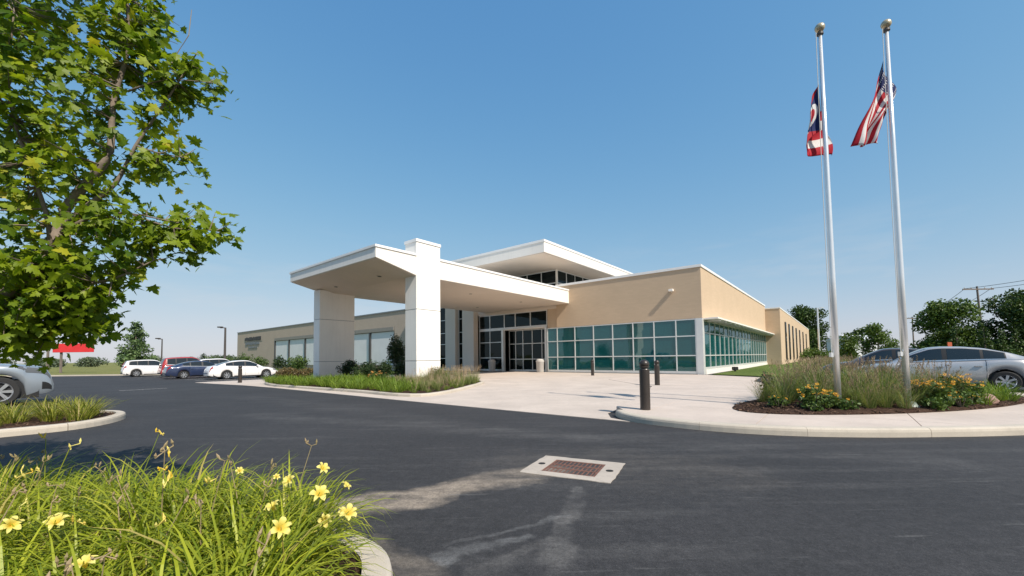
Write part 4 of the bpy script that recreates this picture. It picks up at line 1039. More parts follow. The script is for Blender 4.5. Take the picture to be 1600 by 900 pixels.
# ------------------------------------------------------------------ plants
def blade(mb, base, az, L, w, droop, rnd, tint, seg=5, lean=0.25):
    """an arching strap leaf"""
    d = Vector((math.cos(az), math.sin(az), 0)); sd = Vector((-d.y, d.x, 0)); p = Vector(base); ang = lean; V = []; Fc = []
    tw = rnd.uniform(-0.5, 0.5)
    for i in range(seg+1):
        s = i/seg; ww = w*(0.75+0.5*s)*(1-s**2.2)+0.0006
        sv_ = (sd*math.cos(tw*s)+Vector((0, 0, 1))*math.sin(tw*s))*ww*0.5
        V += [tuple(p-sv_), tuple(p+sv_)]
        p = p+(d*math.sin(ang)+Vector((0, 0, 1))*math.cos(ang))*(L/seg); ang += droop/seg*(0.4+1.2*s)
    for i in range(seg): Fc.append((2*i, 2*i+1, 2*i+3, 2*i+2))
    mb.add(V, Fc, tint)
def clump_mesh(name, n, R, L, w, droop, seed, mat, lean=(0.05, 0.7), seg=5, dry=0.08):
    rnd = random.Random(seed); mb = MB()
    for _ in range(n):
        az = rnd.uniform(0, 2*PI); q = R*math.sqrt(rnd.random()); a2 = az+rnd.uniform(-0.9, 0.9)
        tint = rnd.uniform(0.86, 1.0) if rnd.random() < dry else rnd.betavariate(2, 2)*0.8
        blade(mb, (q*math.cos(az), q*math.sin(az), -0.02), a2, L*rnd.uniform(0.65, 1.1), w*rnd.uniform(0.7, 1.2), droop*rnd.uniform(0.5, 1.3), rnd, tint, seg, rnd.uniform(*lean))
    return mb.mesh(name, mat)
def petal_flower(mb, c, nrm, size, rnd, broad=1.0):
    """a six-petalled open trumpet"""
    n = Vector(nrm).normalized(); a = n.cross(Vector((0.3, 0.2, 1))).normalized(); b = n.cross(a); c = Vector(c)
    for k in range(6):
        an = PI/3*k+rnd.uniform(-0.1, 0.1); d = a*math.cos(an)+b*math.sin(an); sd = n.cross(d); w = size*(0.30 if k % 2 == 0 else 0.20)*broad
        rows = [(0.0, -0.85, 0.10), (0.28, -0.25, 0.75), (0.62, 0.10, 1.0), (0.90, 0.02+rnd.uniform(-.15,.1), 0.65), (1.05, -0.18+rnd.uniform(-.15,.15), 0.08)]
        V = []; T = []
        for q, h, ww in rows:
            p = c+d*(q*size*0.55)+n*(h*size*0.55)
            V += [tuple(p-sd*w*ww*0.6+n*0.02*size), tuple(p-n*0.03*size), tuple(p+sd*w*ww*0.6+n*0.02*size)]; T += [min(1, 0.1+q*0.75)]*3
        Fc = []
        for i in range(4):
            for j in range(2): Fc.append((i*3+j, i*3+j+1, (i+1)*3+j+1, (i+1)*3+j))
        mb.add(V, Fc, T)
# daylilies in the near island ------------------------------------------------
lily = [clump_mesh('daylily_leaves', 150, 0.17, 0.64, 0.0145, 2.7, 40+k, M['lily'], (0.05, 0.75), 6) for k in range(5)]
rnd = random.Random(11)
spots = []
for _ in range(6000):
    x, y = rnd.uniform(-5.2, -0.5), rnd.uniform(0.7, 3.4)
    if inside(FG, x, y) and all(math.hypot(x-a, y-b) > 0.20 for a, b in spots):
        d = min(math.hypot(x-p[0], y-p[1]) for p in FG)
        if d > (0.32 if x > -1.25 else 0.09) and y > 0.95: spots.append((x, y))
flowers = [(-2.19, 1.96, .50, 1.0), (-2.35, 1.92, .50, .9), (-1.05, 1.85, .50, 1.0), (-1.32, 2.39, .55, .75), (-1.10, 2.32, .50, .9), (-0.87, 2.16, .45, .9), (-1.22, 2.62, .56, .8),
           (-1.63, 1.56, .50, .9), (-1.75, 2.61, .55, .6), (-1.26, 2.13, .50, .7), (-0.95, 2.28, .40, .8), (-0.98, 2.12, .42, .8), (-2.67, 2.13, .50, .8), (-1.45, 2.5, .54, .5), (-1.0, 2.45, .5, .6)]
clumps = []
for i, (x, y) in enumerate(spots):
    t = thing('daylily', 'arching green daylily clump in the near island', 'plant', (x, y, 0.11), rnd.uniform(0, 6.28), 'daylilies in the near island')
    s = rnd.uniform(0.82, 1.08)*(1.0 if y > 1.3 else 0.9); t.scale = (s, s, s)
    if x < -4.2: t.scale = (s*.8, s*.8, s*.8)
    link('leaves', lily[i % 5], t); clumps.append(t)
def to_local(t, p):
    s = t.scale[0]; a = -t.rotation_euler.z; x, y = p[0]-t.location.x, p[1]-t.location.y
    return Vector(((x*math.cos(a)-y*math.sin(a))/s, (x*math.sin(a)+y*math.cos(a))/s, (p[2]-t.location.z)/s))
def scape(t, top, rnd, mat, r=0.0035):
    b = Vector((rnd.uniform(-0.05, 0.05), rnd.uniform(-0.05, 0.05), 0)); mid = b.lerp(top, 0.5)+Vector((rnd.uniform(-.03, .03), rnd.uniform(-.03, .03), 0.04))
    MB().tube([b, mid, top], [r, r*0.9, r*0.7], 5, tint=rnd.random()).build('scape', mat, t)
for (x, y, z, s) in flowers:
    t = min(clumps, key=lambda c: math.hypot(c.location.x-x, c.location.y-y)); p = to_local(t, (x, y, z+0.02))
    scape(t, p, rnd, M['lily']); mb = MB()
    nl = Matrix.Rotation(-t.rotation_euler.z, 3, 'Z') @ Vector((0.25+rnd.uniform(-.9, .9), -0.55+rnd.uniform(-.5, .7), 0.7+rnd.uniform(-.4, .3)))
    petal_flower(mb, p, nl, 0.102*s*rnd.uniform(0.75, 1.05)/t.scale[0], rnd); mb.build('flower', M['petal'], t, smooth=True)
for k in range(110):                                     # spent stalks with dry pods and a few pale buds
    t = rnd.choice(clumps); top = Vector((rnd.uniform(-.16, .16), rnd.uniform(-.16, .16), rnd.uniform(0.42, 0.66)))
    dry = rnd.random() < 0.6; scape(t, top, rnd, M['stalk'] if dry else M['lily'], 0.003)
    mb = MB()
    for q in range(rnd.randint(2, 4)):
        e = top+Vector((rnd.uniform(-.035, .035), rnd.uniform(-.035, .035), rnd.uniform(-.03, .03)))
        d = Vector((rnd.uniform(-.5, .5), rnd.uniform(-.5, .5), 1)).normalized()*rnd.uniform(0.02, 0.045)
        mb.tube([top, e, e+d*0.5, e+d], [0.0015, 0.004, 0.0065, 0.001], 5, tint=rnd.random())
    mb.build('seed_pod' if dry else 'bud', M['stalk'] if dry else M['petal'], t)
# left island grasses ----------------------------------------------------------
ig = [clump_mesh('island_grass_leaves', 80, 0.16, 0.62, 0.018, 1.7, 70+k, M['island_grass'], (0.05, 0.8), 4, 0.16) for k in range(4)]
sp2 = []
for _ in range(4000):
    x, y = rnd.uniform(-15, -8.2), rnd.uniform(3, 9.9)
    if inside(LI, x, y) and all(math.hypot(x-a, y-b) > 0.37 for a, b in sp2):
        d = min(math.hypot(x-p[0], y-p[1]) for p in left_isl)
        if d > 0.42 and not (y < 8.0 and x > -9.35 and d < 0.85): sp2.append((x, y))
for i, (x, y) in enumerate(sp2):
    t = thing('grass_clump', 'yellow green grass clump on the left island', 'plant', (x, y, gz(x, y)+0.10), rnd.uniform(0, 6.28), 'grass clumps on the left island')
    s = rnd.uniform(0.7, 1.0); t.scale = (s, s, s*0.95); link('leaves', ig[i % 4], t)
# ornamental grasses in the flag bed ------------------------------------------
def plume_mesh(n, R, h, seed, mat, ln=0.16):
    rnd = random.Random(seed); mb = MB()
    for _ in range(n):
        az = rnd.uniform(0, 2*PI); q = R*math.sqrt(rnd.random()); p = Vector((q*math.cos(az)*0.4, q*math.sin(az)*0.4, 0)); top = Vector((q*math.cos(az)*1.6, q*math.sin(az)*1.6, h*rnd.uniform(0.75, 1.08)))
        mb.tube([p, p.lerp(top, 0.6)+Vector((0, 0, 0.04)), top], [0.002, 0.0018, 0.0012], 3, False, rnd.random())
        dv = (top-p).normalized()
        for k in range(9):
            e = top-dv*ln*k/9; o = Vector((rnd.uniform(-1, 1), rnd.uniform(-1, 1), 0.6)).normalized()*0.03
            mb.add([tuple(e-dv*0.012), tuple(e+dv*0.012), tuple(e+o+dv*0.02)], [(0, 1, 2)], rnd.random())
    return mb.mesh('plumes', mat)
og_ = [clump_mesh('ornamental_grass_leaves', 190, 0.17, 0.95, 0.009, 1.15, 90+k, M['grass_orn'], (0.02, 0.55), 5, 0.2) for k in range(4)]
op_ = [plume_mesh(24, 0.24, 0.98, 30+k, M['plume']) for k in range(3)]
OG = [(6.0, 8.95, .86), (6.6, 9.4, .95), (6.5, 8.75, .85), (7.15, 8.75, .95), (7.25, 9.5, 1.0), (7.0, 8.15, .70), (7.5, 8.25, .82), (7.75, 8.9, .95), (7.9, 9.7, 1.0), (8.35, 8.5, .84), (8.5, 9.3, .98), (8.6, 10.2, 1.02), (7.6, 10.5, 1.0),
      (9.2, 9.4, .95), (9.3, 10.4, 1.0), (9.1, 8.7, .92), (10.0, 9.6, .85), (8.4, 11.2, 1.0), (9.6, 11.4, 1.0), (6.9, 10.2, .95), (10.6, 11.2, .9), (6.75, 8.35, .55), (7.3, 7.95, .5), (7.6, 7.85, .5), (6.95, 7.9, .45), (8.2, 8.25, .6), (5.75, 8.6, .7), (5.55, 8.95, .6), (6.3, 8.3, .6)]
for i, (x, y, s) in enumerate(OG):
    t = thing('ornamental_grass', 'tall ornamental grass with brown plumes in the flag bed', 'grass', (x, y, bz(x, y)+0.08), rnd.uniform(0, 6.28), 'ornamental grasses in the flag bed')
    s *= rnd.uniform(0.9, 1.0); t.scale = (s*1.25, s*1.25, s*0.98); link('leaves', og_[i % 4], t); link('plumes', op_[i % 3], t)
for i in range(34):                                      # a second drift along the side lawn
    x = 14.8+i*0.62+rnd.uniform(-.5, .5); y = 19.8+i*0.72+rnd.uniform(-1.0, 1.0)
    t = thing('ornamental_grass', 'brown plumed grass in the drift along the side lawn', 'grass', (x, y, 0.05), rnd.uniform(0, 6.28), 'ornamental grasses along the side lawn')
    s = rnd.uniform(0.85, 1.1); t.scale = (s*1.25, s*1.25, s); link('leaves', og_[i % 4], t); link('plumes', op_[i % 3], t)

# leafy shrubs and trees -------------------------------------------------------
def leaf_cloud(mb, pts, size, rnd, up=0.4, n_per=1, spread=0.0):
    for p, tint in pts:
        for _ in range(n_per):
            c = Vector(p)+Vector((rnd.gauss(0, spread), rnd.gauss(0, spread), rnd.gauss(0, spread)))
            n = Vector((rnd.gauss(0, 1), rnd.gauss(0, 1), rnd.gauss(up, 1))).normalized(); a = n.cross(Vector((rnd.gauss(0, 1), rnd.gauss(0, 1), rnd.gauss(0, 1)))).normalized(); b = n.cross(a)
            s = size*rnd.uniform(0.6, 1.3)
            mb.add([tuple(c-a*s*0.5), tuple(c+b*s*0.28), tuple(c+a*s*0.5), tuple(c-b*s*0.28)], [(0, 1, 2, 3)], min(1, max(0, tint+rnd.uniform(-.3, .3))))
def blob_points(rnd, blobs, n):
    """points in a union of ellipsoids, denser towards the skin"""
    P = []; wts = [b[3]*b[4]*b[5] for b in blobs]
    for _ in range(n):
        b = rnd.choices(blobs, wts)[0]; v = Vector((rnd.gauss(0, 1), rnd.gauss(0, 1), rnd.gauss(0, 1))).normalized()*(rnd.random()**0.42)*rnd.uniform(0.85, 1.08)
        P.append(((b[0]+v.x*b[3], b[1]+v.y*b[4], b[2]+v.z*b[5]), rnd.betavariate(2, 2)))
    return P
def shrub(label, x, y, z, rx, ry, h, mat, n, leaf, seed, group='shrubs round the canopy columns', name='shrub', flower=None, nfl=0, fl=0.07):
    rnd = random.Random(seed); t = thing(name, label, 'shrub', (x, y, z), 0, group)
    blobs = []
    for _ in range(9):
        a = rnd.uniform(0, 2*PI); q = rnd.uniform(0.1, 0.62); s = rnd.uniform(0.34, 0.52)
        blobs.append((rx*q*math.cos(a), ry*q*math.sin(a), h*rnd.uniform(0.32, 0.70), rx*s, ry*s, h*s*0.72))
    mb = MB(); leaf_cloud(mb, blob_points(rnd, blobs, n), leaf, rnd); mb.build('foliage', mat, t)
    mb = MB()
    for _ in range(7):
        a = rnd.uniform(0, 2*PI); mb.tube([(0, 0, -0.05), (rx*.25*math.cos(a), ry*.25*math.sin(a), h*.3), (rx*.55*math.cos(a), ry*.55*math.sin(a), h*.7)], [0.018, 0.012, 0.004], 5)
    mb.build('stems', M['bark'], t)
    for k in range(nfl):
        b = rnd.choice(blobs); a = rnd.uniform(0, 2*PI); p = Vector((b[0]+b[3]*math.cos(a)*.8, b[1]+b[4]*math.sin(a)*.8, b[2]+b[5]*rnd.uniform(.5, 1.15)))
        fm = MB(); nv_ = Vector((rnd.uniform(-.5, .5), rnd.uniform(-.9, .2), 1)).normalized(); a_ = nv_.cross(Vector((1, 0.2, 0))).normalized(); b_ = nv_.cross(a_)
        for q in range(9):
            an = 2*PI*q/9; d = a_*math.cos(an)+b_*math.sin(an); s_ = nv_.cross(d)
            fm.add([tuple(p+d*fl*.12), tuple(p+d*fl*.4+s_*fl*.12), tuple(p+d*fl*.62), tuple(p+d*fl*.4-s_*fl*.12)], [(0, 1, 2, 3)], rnd.random())
        fo = fm.build('flower', M[flower], t)
        MB().lathe([(fl*.16, 0), (fl*.14, fl*.10), (fl*.02, fl*.15)], 6, tuple(p)).build('seed_head', M['seedhead'], fo)
    return t
GF = 'flowering plants in the flag bed'
shrub('slim rose bush with pink blooms at the left end of the flag bed', 6.05, 9.55, bz(6.05, 9.55), 0.24, 0.24, 0.82, M['shrub'], 900, 0.06, 1, GF, 'rose_bush', 'petal_pink', 9, 0.06)
shrub('yellow coneflower mound left of the state flagpole', 6.02, 7.98, bz(6, 8)+.03, 0.38, 0.34, 0.50, M['shrub_green'], 900, 0.07, 2, GF, 'coneflower', 'petal_gold', 60, 0.062)
shrub('broad golden coneflower mound right of the national flagpole', 8.55, 8.25, bz(8.5, 8.2)+.03, 0.52, 0.42, 0.55, M['shrub_green'], 1400, 0.07, 3, GF, 'coneflower', 'petal_gold', 95, 0.062)
shrub('golden coneflower mound in front of the silver sedan', 9.55, 8.75, bz(9.5, 8.7)+.03, 0.50, 0.42, 0.62, M['shrub_green'], 1400, 0.07, 4, GF, 'coneflower', 'petal_gold', 95, 0.062)
for k_, (x_, y_) in enumerate(((5.35, 8.15), (6.45, 7.82), (8.9, 8.05), (9.3, 8.25), (9.05, 8.45), (9.85, 8.8), (8.35, 7.95))):
    shrub('low leafy green filler plant near the front of the flag bed', x_, y_, bz(x_, y_)+.02, 0.26, 0.22, 0.30, M['shrub_green'], 420, 0.075, 60+k_, GF, 'leafy_plant', 'petal_gold', 7, 0.05)
shrub('low pale leafed plant at the foot of the right flagpole', 8.15, 7.85, bz(8.1, 7.8)+.02, 0.22, 0.2, 0.24, M['shrub_green'], 260, 0.09, 5, GF)
shrub('low dark leafed plant on the mulch left of the state flagpole', 5.75, 7.78, bz(5.7, 7.8)+.02, 0.22, 0.16, 0.18, M['shrub_green'], 200, 0.08, 6, GF)
lf = [clump_mesh('groundcover_leaves', 70, 0.17, 0.50, 0.018, 1.5, 120+k, M['lily_far'], (0.05, 0.8), 4, 0.06) for k in range(4)]
for i, (x, y) in enumerate([(10.3, 9.05), (10.6, 8.95), (10.9, 8.95), (11.3, 9.3), (10.6, 9.5), (11.1, 9.7), (11.6, 9.7), (10.2, 9.3), (11.9, 10.0), (9.75, 8.45), (12.2, 10.3)]):
    t = thing('grassy_plant', 'bright green grassy plant near the boulder in the flag bed', 'plant', (x, y, bz(x, y)+.03), rnd.uniform(0, 6.28), 'grassy plants near the boulder'); s = rnd.uniform(0.8, 1.0); t.scale = (s, s, s); link('leaves', lf[i % 4], t)
# boulder
bm = bmesh.new(); bmesh.ops.create_icosphere(bm, subdivisions=3, radius=1)
for v in bm.verts:
    k = 1+0.16*math.sin(3.1*v.co.x+1.2)*math.cos(2.7*v.co.y+0.4)+0.07*math.sin(7*v.co.z+3*v.co.x)
    v.co = Vector((v.co.x*0.24*k, v.co.y*0.17*k, v.co.z*0.13*k))
me = bpy.data.meshes.new('boulder'); bm.to_mesh(me); bm.free(); me.materials.append(M['rock']); me.polygons.foreach_set('use_smooth', [True]*len(me.polygons))
tag(link('boulder', me, None, (10.12, 8.66, bz(10.1, 8.6)+0.09), 0.4), 'rounded pink boulder at the right end of the flag bed', 'rock')

# canopy planter ---------------------------------------------------------------
def S(label, a, b, *args, **kw):
    x, y = W(a, b); return shrub(label, x, y, gz(x, y)+0.10, *args, **kw)
S('bronze tipped low shrub left of the far column', 17.9, -18.0, 1.1, 0.9, 0.85, M['shrub_bronze'], 1800, 0.10, 11)
S('bronze green shrub at the planter end', 19.4, -17.6, 0.9, 0.8, 0.8, M['shrub_bronze'], 1300, 0.10, 12)
S('spiky dark yew right of the far column', 15.9, -15.6, 0.8, 0.7, 1.25, M['shrub'], 2200, 0.10, 13)
S('dark yew between the two columns', 14.4, -15.4, 0.9, 0.8, 1.15, M['shrub'], 2200, 0.10, 14)
S('dark green shrub nearer the tall round shrub', 13.0, -15.2, 0.85, 0.8, 1.2, M['shrub'], 2200, 0.10, 15)
S('tall dark round shrub left of the near column', 13.75, -13.75, 0.95, 0.95, 2.6, M['shrub'], 3600, 0.11, 16)
S('low dark shrub at the foot of the near column', 11.9, -14.6, 0.6, 0.6, 1.0, M['shrub'], 1300, 0.10, 17)
S('rounded green shrub right of the near column', 8.9, -14.6, 0.6, 0.6, 0.75, M['shrub_green'], 1300, 0.08, 18)
S('orange flowered plant before the near column', 11.2, -16.6, 0.7, 0.5, 0.55, M['shrub_green'], 900, 0.08, 19, flower='petal_orange', nfl=26, fl=0.10)
pp = [plume_mesh(20, 0.24, 0.95, 60+k, M['plume_pink'], 0.22) for k in range(3)]
sp3 = []
PL2 = [AB(*p) for p in PLI]
for _ in range(5000):
    a, b = rnd.uniform(3.5, 20.5), rnd.uniform(-20.2, -14.0)
    if not inside(PL2, a, b): continue
    if b > -16.4 - 0.0*(a) and a > 9.6: continue
    if a > 15 and b > -18.6: continue
    if all(math.hypot(a-p[0], b-p[1]) > 0.42 for p in sp3): sp3.append((a, b))
for i, (a, b) in enumerate(sp3):
    x, y = W(a, b)
    right = (a < 8.6 and b > -18.2) or a < 5.0
    if right:
        t = thing('plumed_grass', 'straw pink plumed grass at the right end of the canopy planter', 'grass', (x, y, gz(x, y)+.10), rnd.uniform(0, 6.28), 'plumed grasses in the canopy planter')
        s = rnd.uniform(0.62, 0.85)*(1.0 if b > -16.5 else 0.66); t.scale = (s, s, s); link('leaves', lf[i % 4] if i % 3 else og_[i % 4], t); link('plumes', pp[i % 3], t)
    else:
        t = thing('groundcover_plant', 'bright green grassy plant in the canopy planter', 'plant', (x, y, gz(x, y)+.10), rnd.uniform(0, 6.28), 'grassy plants in the canopy planter')
        s = rnd.uniform(0.8, 1.1); t.scale = (s*1.2, s*1.2, s); link('leaves', lf[i % 4], t)
# shrubs along the long wing
for i, (a, b, h, mt) in enumerate([(31.5, -9, 1.7, 'shrub_green'), (36.5, -9.5, 2.0, 'shrub_green'), (41, -8, 1.8, 'shrub_green'), (46, -8, 2.0, 'shrub'), (51, -8.5, 2.2, 'shrub_green'), (57, -8, 2.4, 'shrub_green'), (63, -7, 2.2, 'shrub'), (69, -7, 2.4, 'shrub_green'), (75, -6, 2.6, 'shrub'), (82, -6, 2.6, 'shrub_green'), (88, -6, 3.0, 'shrub')]):
    S(['green shrub on the lawn by the long wing'][0], a, b, 1.2, 1.1, h, M[mt], 900, 0.2, 200+i, group='shrubs along the long wing')
for i, (a, b) in enumerate([(27.5, -11), (30, -11.6), (34, -11.8), (39, -11.8), (44, -11.5)]):
    S('low bronze shrub at the lawn edge before the long wing', a, b, 1.0, 0.9, 0.7, M['shrub_bronze'], 600, 0.14, 230+i, group='bronze shrubs at the lawn edge')

# trees --------------------------------------------------------------------------
def tree(name, label, x, y, h, r, mat, n, leaf, seed, base=0.18, group=None, conical=False, trunk=0.14, squash=1.0):
    rnd = random.Random(seed); t = thing(name, label, 'tree', (x, y, gz(x, y)-0.08), rnd.uniform(0, 6), group)
    blobs = []
    for k in range(26 if not conical else 34):
        if conical:
            f_ = (k+rnd.random())/34; z = h*(base+(0.96-base)*f_); q = r*(1-f_*0.92)*rnd.uniform(0.35, 0.75); s = r*(0.20+0.28*(1-f_))
        else:
            f_ = 0.03+0.88*(k+rnd.random())/26; z = h*(base+(1-base)*f_); q = r*math.sin(PI*(0.15+0.75*f_))*rnd.uniform(0.2, 0.72); s = r*rnd.uniform(0.26, 0.44)
        a = rnd.uniform(0, 2*PI); blobs.append((q*math.cos(a), q*math.sin(a), min(z, h-s*0.7), s, s, s*0.72*squash))
    mb = MB(); leaf_cloud(mb, blob_points(rnd, blobs, n), leaf, rnd); mb.build('crown', mat, t)
    mb = MB(); mb.tube([(0, 0, 0), (0.03*h*rnd.uniform(-1, 1), 0, h*0.35), (0, 0, h*0.85)], [trunk, trunk*0.7, trunk*0.2], 8)
    for b in blobs[:10]: mb.tube([(0, 0, h*max(0.15, b[2]/h-0.25)), (b[0]*.5, b[1]*.5, b[2]-h*.08), b[:3]], [trunk*.4, trunk*.25, trunk*.08], 5)
    mb.build('trunk', M['bark'], t)
    return t
tree('young_tree', 'lone young tree beyond the parked white SUV', -44.9, 48.0, 6.6, 2.35, M['tree_blue'], 6500, 0.28, 311, 0.07, conical=True)
GR = 'trees at the right edge of the site'
tree('deciduous_tree', 'dark round tree behind the end of the brick wing', 83, 112, 15.2, 6.6, M['tree_dark'], 9000, 0.62, 302, 0.12, GR)
tree('deciduous_tree', 'light green tree between the two flagpoles', 55.5, 61, 6.0, 2.9, M['tree_mid'], 3600, 0.34, 303, 0.08, GR)
tree('deciduous_tree', 'small green tree left of the light green one', 52.0, 62, 4.6, 2.2, M['tree_mid'], 2400, 0.32, 313, 0.08, GR)
tree('deciduous_tree', 'round topped tree left of the leaning utility pole', 64.5, 59, 9.2, 5.0, M['tree_mid'], 11000, 0.42, 304, 0.02, GR)
tree('deciduous_tree', 'large dark tree right of the leaning utility pole', 71.5, 57, 10.2, 5.2, M['tree_dark'], 12000, 0.42, 305, 0.02, GR)
tree('deciduous_tree', 'tallest tree at the right picture edge', 75.0, 54, 12.0, 5.4, M['tree_dark'], 12000, 0.42, 306, 0.02, GR)
tree('deciduous_tree', 'tree partly cut by the right picture edge', 82.5, 57, 12.0, 5.4, M['tree_mid'], 9000, 0.45, 307, 0.02, GR)
for i in range(9):
    x = 56.5+i*2.6; y = 50.5+rnd.uniform(-1, 1.0)+i*0.2
    tree('hedge_evergreen', 'slim dark evergreen in the row before the right trees', x, y, rnd.uniform(4.2, 5.4), 1.35, M['tree_dark'], 1500, 0.26, 330+i, 0.03, 'evergreen row before the right trees', conical=True)
for i, x in enumerate((38, 41.5, 45, 48.5)):
    shrub('low green bush far behind the flag bed', x*1.3, 70+i*2, -0.07, 2.6, 2.2, 2.2+0.4*(i % 2), M['tree_mid'], 900, 0.34, 350+i, 'bushes far behind the flag bed', 'bush')
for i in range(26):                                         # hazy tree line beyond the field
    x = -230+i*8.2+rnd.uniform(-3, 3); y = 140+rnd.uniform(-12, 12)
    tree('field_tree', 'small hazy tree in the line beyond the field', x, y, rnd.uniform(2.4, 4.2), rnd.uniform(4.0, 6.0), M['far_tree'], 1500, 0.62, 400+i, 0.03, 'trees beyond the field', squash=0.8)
for i in range(12):
    x = 95+i*13+rnd.uniform(-3, 3); y = 125+rnd.uniform(-8, 14)
    tree('field_tree', 'hazy tree in the line beyond the right lot', x, y, rnd.uniform(6, 10), rnd.uniform(4.2, 6), M['tree_dark'], 900, 0.9, 450+i, 0.03, 'trees beyond the right lot')

for i in range(11):
    tree('roadside_tree', 'tree across the road behind the viewpoint', -52+i*9.5+rnd.uniform(-3, 3), -46+rnd.uniform(-7, 5), rnd.uniform(5, 9), rnd.uniform(3, 4.5), M['tree_mid'], 1100, 0.7, 500+i, 0.05, 'trees across the road behind the viewpoint')

# foreground maple ---------------------------------------------------------------
mp = thing('maple_tree', 'maple tree with bright green leaves filling the left edge', 'tree', (-4.85, 2.75, 0.11), 0)
O3 = Vector((-4.85, 2.75, 0.11))
KS = 0.48; K0 = Vector((0, 0, 1.27))
def kp(p, k=KS): return K0+(Vector(p)-K0)*k
LB = []
def limb(pts, r0_, r1_):
    P = catmull([tuple(kp(p, 0.465)) for p in pts], 3); n = len(P); r0_ *= 0.6; r1_ *= 0.6; LB.extend([(Vector(p), r0_+(r1_-r0_)*i/(n-1)) for i, p in enumerate(P)])
    MB().tube([Vector(p)-O3 for p in P], [r0_+(r1_-r0_)*i/(n-1) for i in range(n)], 8).build('limb', M['bark'], mp, smooth=True)
MB().tube([(0, 0, -0.1), (0.03, 0, 0.9), (0.1, -0.05, 1.8), (0.15, -0.1, 2.4), (0.2, -0.1, 3.2), (0.2, -0.1, 4.1)], [0.11, 0.095, 0.085, 0.065, 0.04, 0.012], 12).build('trunk', M['bark'], mp, smooth=True)
LB += [(O3+Vector((0.15, -0.1, z)), 0.1) for z in (1.5, 2.0, 2.5, 3.0, 3.5, 4.0)]
limb([(-9.7, 5.95, 1.7), (-8.0, 5.5, 1.85), (-6.31, 5.0, 2.13), (-5.78, 5.0, 2.69), (-5.64, 5.0, 3.18), (-5.25, 5.0, 3.67), (-5.10, 5.02, 3.96), (-5.16, 5.1, 4.67), (-4.98, 5.1, 5.44), (-4.96, 5.0, 6.2)], 0.07, 0.010)
limb([(-5.70, 5.0, 2.95), (-5.35, 5.05, 3.30), (-5.08, 5.1, 3.60), (-4.90, 5.15, 4.1), (-4.55, 5.2, 4.75), (-4.16, 5.2, 5.4)], 0.028, 0.005)
limb([(-5.68, 5.0, 2.9), (-5.24, 5.0, 3.12), (-4.91, 5.1, 3.18), (-4.45, 5.3, 3.12)], 0.02, 0.004)
limb([(-5.78, 5.0, 2.69), (-5.76, 4.9, 3.18), (-5.99, 4.8, 4.01), (-6.15, 4.8, 4.69), (-6.0, 4.7, 5.6)], 0.022, 0.006)
limb([(-6.31, 5.0, 2.13), (-5.7, 5.1, 2.25), (-5.2, 5.2, 2.35), (-4.75, 5.3, 2.62)], 0.026, 0.005)
limb([(-8.0, 5.5, 1.85), (-7.0, 5.4, 1.75), (-6.3, 5.5, 1.80), (-5.75, 5.6, 1.85)], 0.03, 0.006)
limb([(-4.91, 5.1, 3.18), (-4.5, 5.3, 3.05), (-4.1, 5.4, 3.05), (-3.95, 5.4, 3.02)], 0.010, 0.003)
limb([(-4.90, 5.15, 4.1), (-4.6, 5.15, 4.0), (-4.25, 5.2, 3.95)], 0.010, 0.003)
limb([(-4.98, 5.1, 4.8), (-4.5, 5.1, 4.95), (-4.0, 5.2, 4.98)], 0.010, 0.003)
limb([(-9.6, 5.9, 2.8), (-8.2, 5.0, 3.6), (-6.9, 4.6, 4.6), (-5.9, 4.5, 5.6), (-5.2, 4.6, 6.5)], 0.06, 0.01)
limb([(-9.6, 5.8, 3.8), (-8.0, 5.4, 5.4), (-6.8, 5.2, 6.8), (-6.0, 5.1, 7.8)], 0.05, 0.01)
limb([(-9.7, 5.9, 2.2), (-8.3, 4.4, 2.7), (-7.0, 3.9, 3.4), (-6.2, 4.0, 4.0)], 0.05, 0.01)
limb([(-9.7, 5.9, 2.4), (-10.8, 7.2, 3.6), (-11.6, 8.0, 5.0)], 0.05, 0.01)
limb([(-9.7, 5.9, 3.0), (-11.2, 5.2, 4.4), (-12.2, 4.8, 5.8)], 0.05, 0.01)
blobs = [(-5.55, 4.50, 5.03, 0.85), (-4.98, 5.00, 5.52, 0.58), (-4.55, 5.20, 5.0, 0.44), (-5.55, 4.80, 4.2, 0.90), (-4.90, 5.20, 4.0, 0.50), (-5.9, 4.80, 3.11, 0.80), (-4.92, 5.00, 3.08, 0.55),
         (-4.45, 5.40, 3.02, 0.40), (-4.75, 5.3, 2.72, 0.42), (-5.44, 5.00, 2.42, 0.62), (-6.14, 5.20, 2.10, 0.66), (-5.85, 5.50, 1.88, 0.36), (-6.6, 5.3, 1.75, 0.5),
         (-7.77, 5.00, 5.13, 1.8), (-7.65, 5.00, 3.04, 1.45), (-5.79, 5.00, 6.7, 1.3), (-8.6, 5.2, 7.0, 1.6), (-11.2, 6.5, 5.0, 2.2), (-10.2, 6.0, 6.8, 1.8), (-4.62, 5.1, 4.55, 0.30), (-5.2, 5.0, 5.0, 0.4), (-3.95, 5.2, 4.95, 0.26), (-4.35, 5.1, 4.98, 0.34), (-4.3, 5.2, 3.95, 0.30), (-4.05, 5.4, 3.05, 0.30), (-4.35, 5.3, 2.75, 0.28), (-4.4, 5.0, 5.6, 0.28), (-6.3, 5.0, 1.75, 0.5), (-5.6, 5.2, 2.0, 0.4)]
blobs = [(*kp(b[:3]), b[3]*KS) for b in blobs]
rm = random.Random(77)
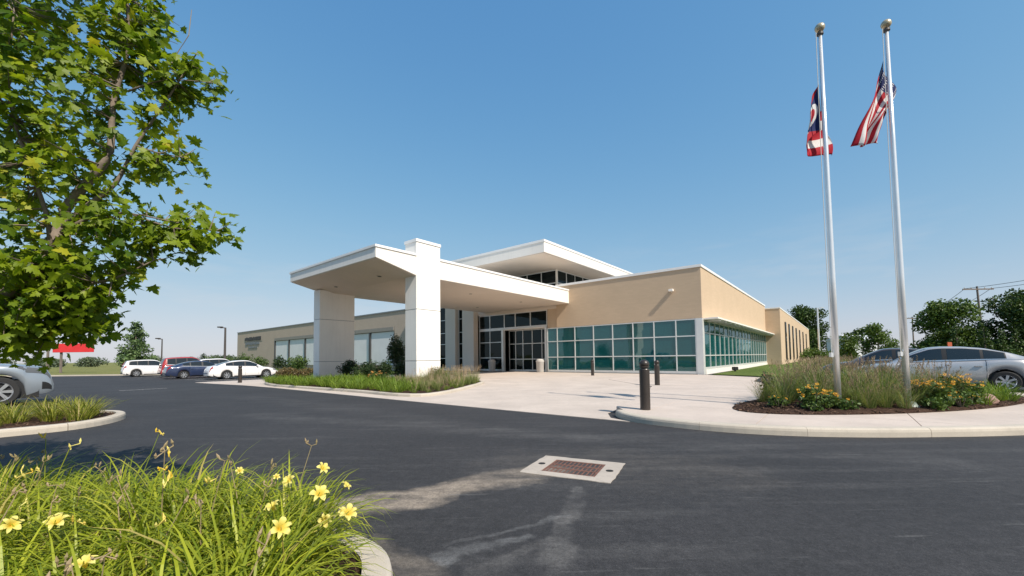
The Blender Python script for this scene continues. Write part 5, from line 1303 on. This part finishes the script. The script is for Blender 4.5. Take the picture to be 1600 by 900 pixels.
# maple leaf outline (unit length), folded slightly along the midrib
ML = [(0, 0), (0.10, 0.02), (0.42, -0.08), (0.34, 0.14), (0.62, 0.34), (0.40, 0.36), (0.46, 0.52), (0.20, 0.46), (0.24, 0.66), (0, 1.0)]
ML = ML + [(-x, y) for x, y in ML[-2:0:-1]]
leafmb = MB(); twmb = MB()
def maple_leaf(p, s, d, nrm, tint):
    nrm = nrm.normalized(); d = (d-nrm*d.dot(nrm)).normalized(); sd = d.cross(nrm); c = p+d*(0.35*s)
    cup = rm.uniform(0.05, 0.22); V = [tuple(c)]
    for x, y in ML: V.append(tuple(p+sd*(x*s)+d*(y*s)+nrm*(-abs(x)*s*cup-0.12*s*y*y)))
    n = len(ML); leafmb.add(V, [(0, 1+i, 1+(i+1) % n) for i in range(n)], tint)
vol = [b[3]**2*(1.7 if b[2] < 1.85 else 1.0)*(0.75 if 2.9 < b[2] < 3.2 and b[3] > 0.3 else 1.0) for b in blobs]
for _ in range(1950):
    b = rm.choices(blobs, vol)[0]; v = Vector((rm.gauss(0, 1), rm.gauss(0, 1), rm.gauss(0, 1))).normalized()*(rm.random()**0.45)*b[3]*rm.uniform(0.85, 1.12)
    p = Vector(b[:3])+v
    if p.z < 1.25: continue
    q, qr = min(LB, key=lambda e: (e[0]-p).length_squared)
    dirn = (p-q); L_ = dirn.length
    if L_ > 1.0: continue
    mid = q.lerp(p, 0.5)+Vector((0, 0, -0.04*L_))
    twmb.tube([q-O3, mid-O3, p-O3], [min(0.005, qr), 0.003, 0.0014], 4, False)
    k = rm.randint(7, 11); out = (dirn/max(L_, 1e-3))
    tb = rm.betavariate(1.3, 1.6)*0.85
    for j in range(k):
        s_ = j/k; base = mid.lerp(p, 0.2+0.8*s_)+Vector((rm.gauss(0, .04), rm.gauss(0, .04), rm.gauss(0, .036)))
        d = (out*0.7+Vector((rm.gauss(0, .8), rm.gauss(0, .8), rm.gauss(-0.7, .45)))).normalized()
        nr = Vector((rm.gauss(0.30, .75), rm.gauss(-0.40, .75), rm.gauss(0.7, .35)))
        maple_leaf(base-O3, rm.uniform(0.034, 0.074), d, nr, min(1, max(0, tb+rm.uniform(-.18, .22)+(0.18 if rm.random() < .06 else 0))))
leafmb.build('crown', M['maple'], mp); twmb.build('twigs', M['bark'], mp)
MB().tube([kp(p)-O3 for p in ((-4.55, 5.1, 4.85), (-4.38, 5.1, 5.25), (-4.2, 5.1, 5.55), (-4.17, 5.1, 5.9))], [0.004, 0.0035, 0.0025, 0.0015], 5).build('dead_twig', M['stalk'], mp)
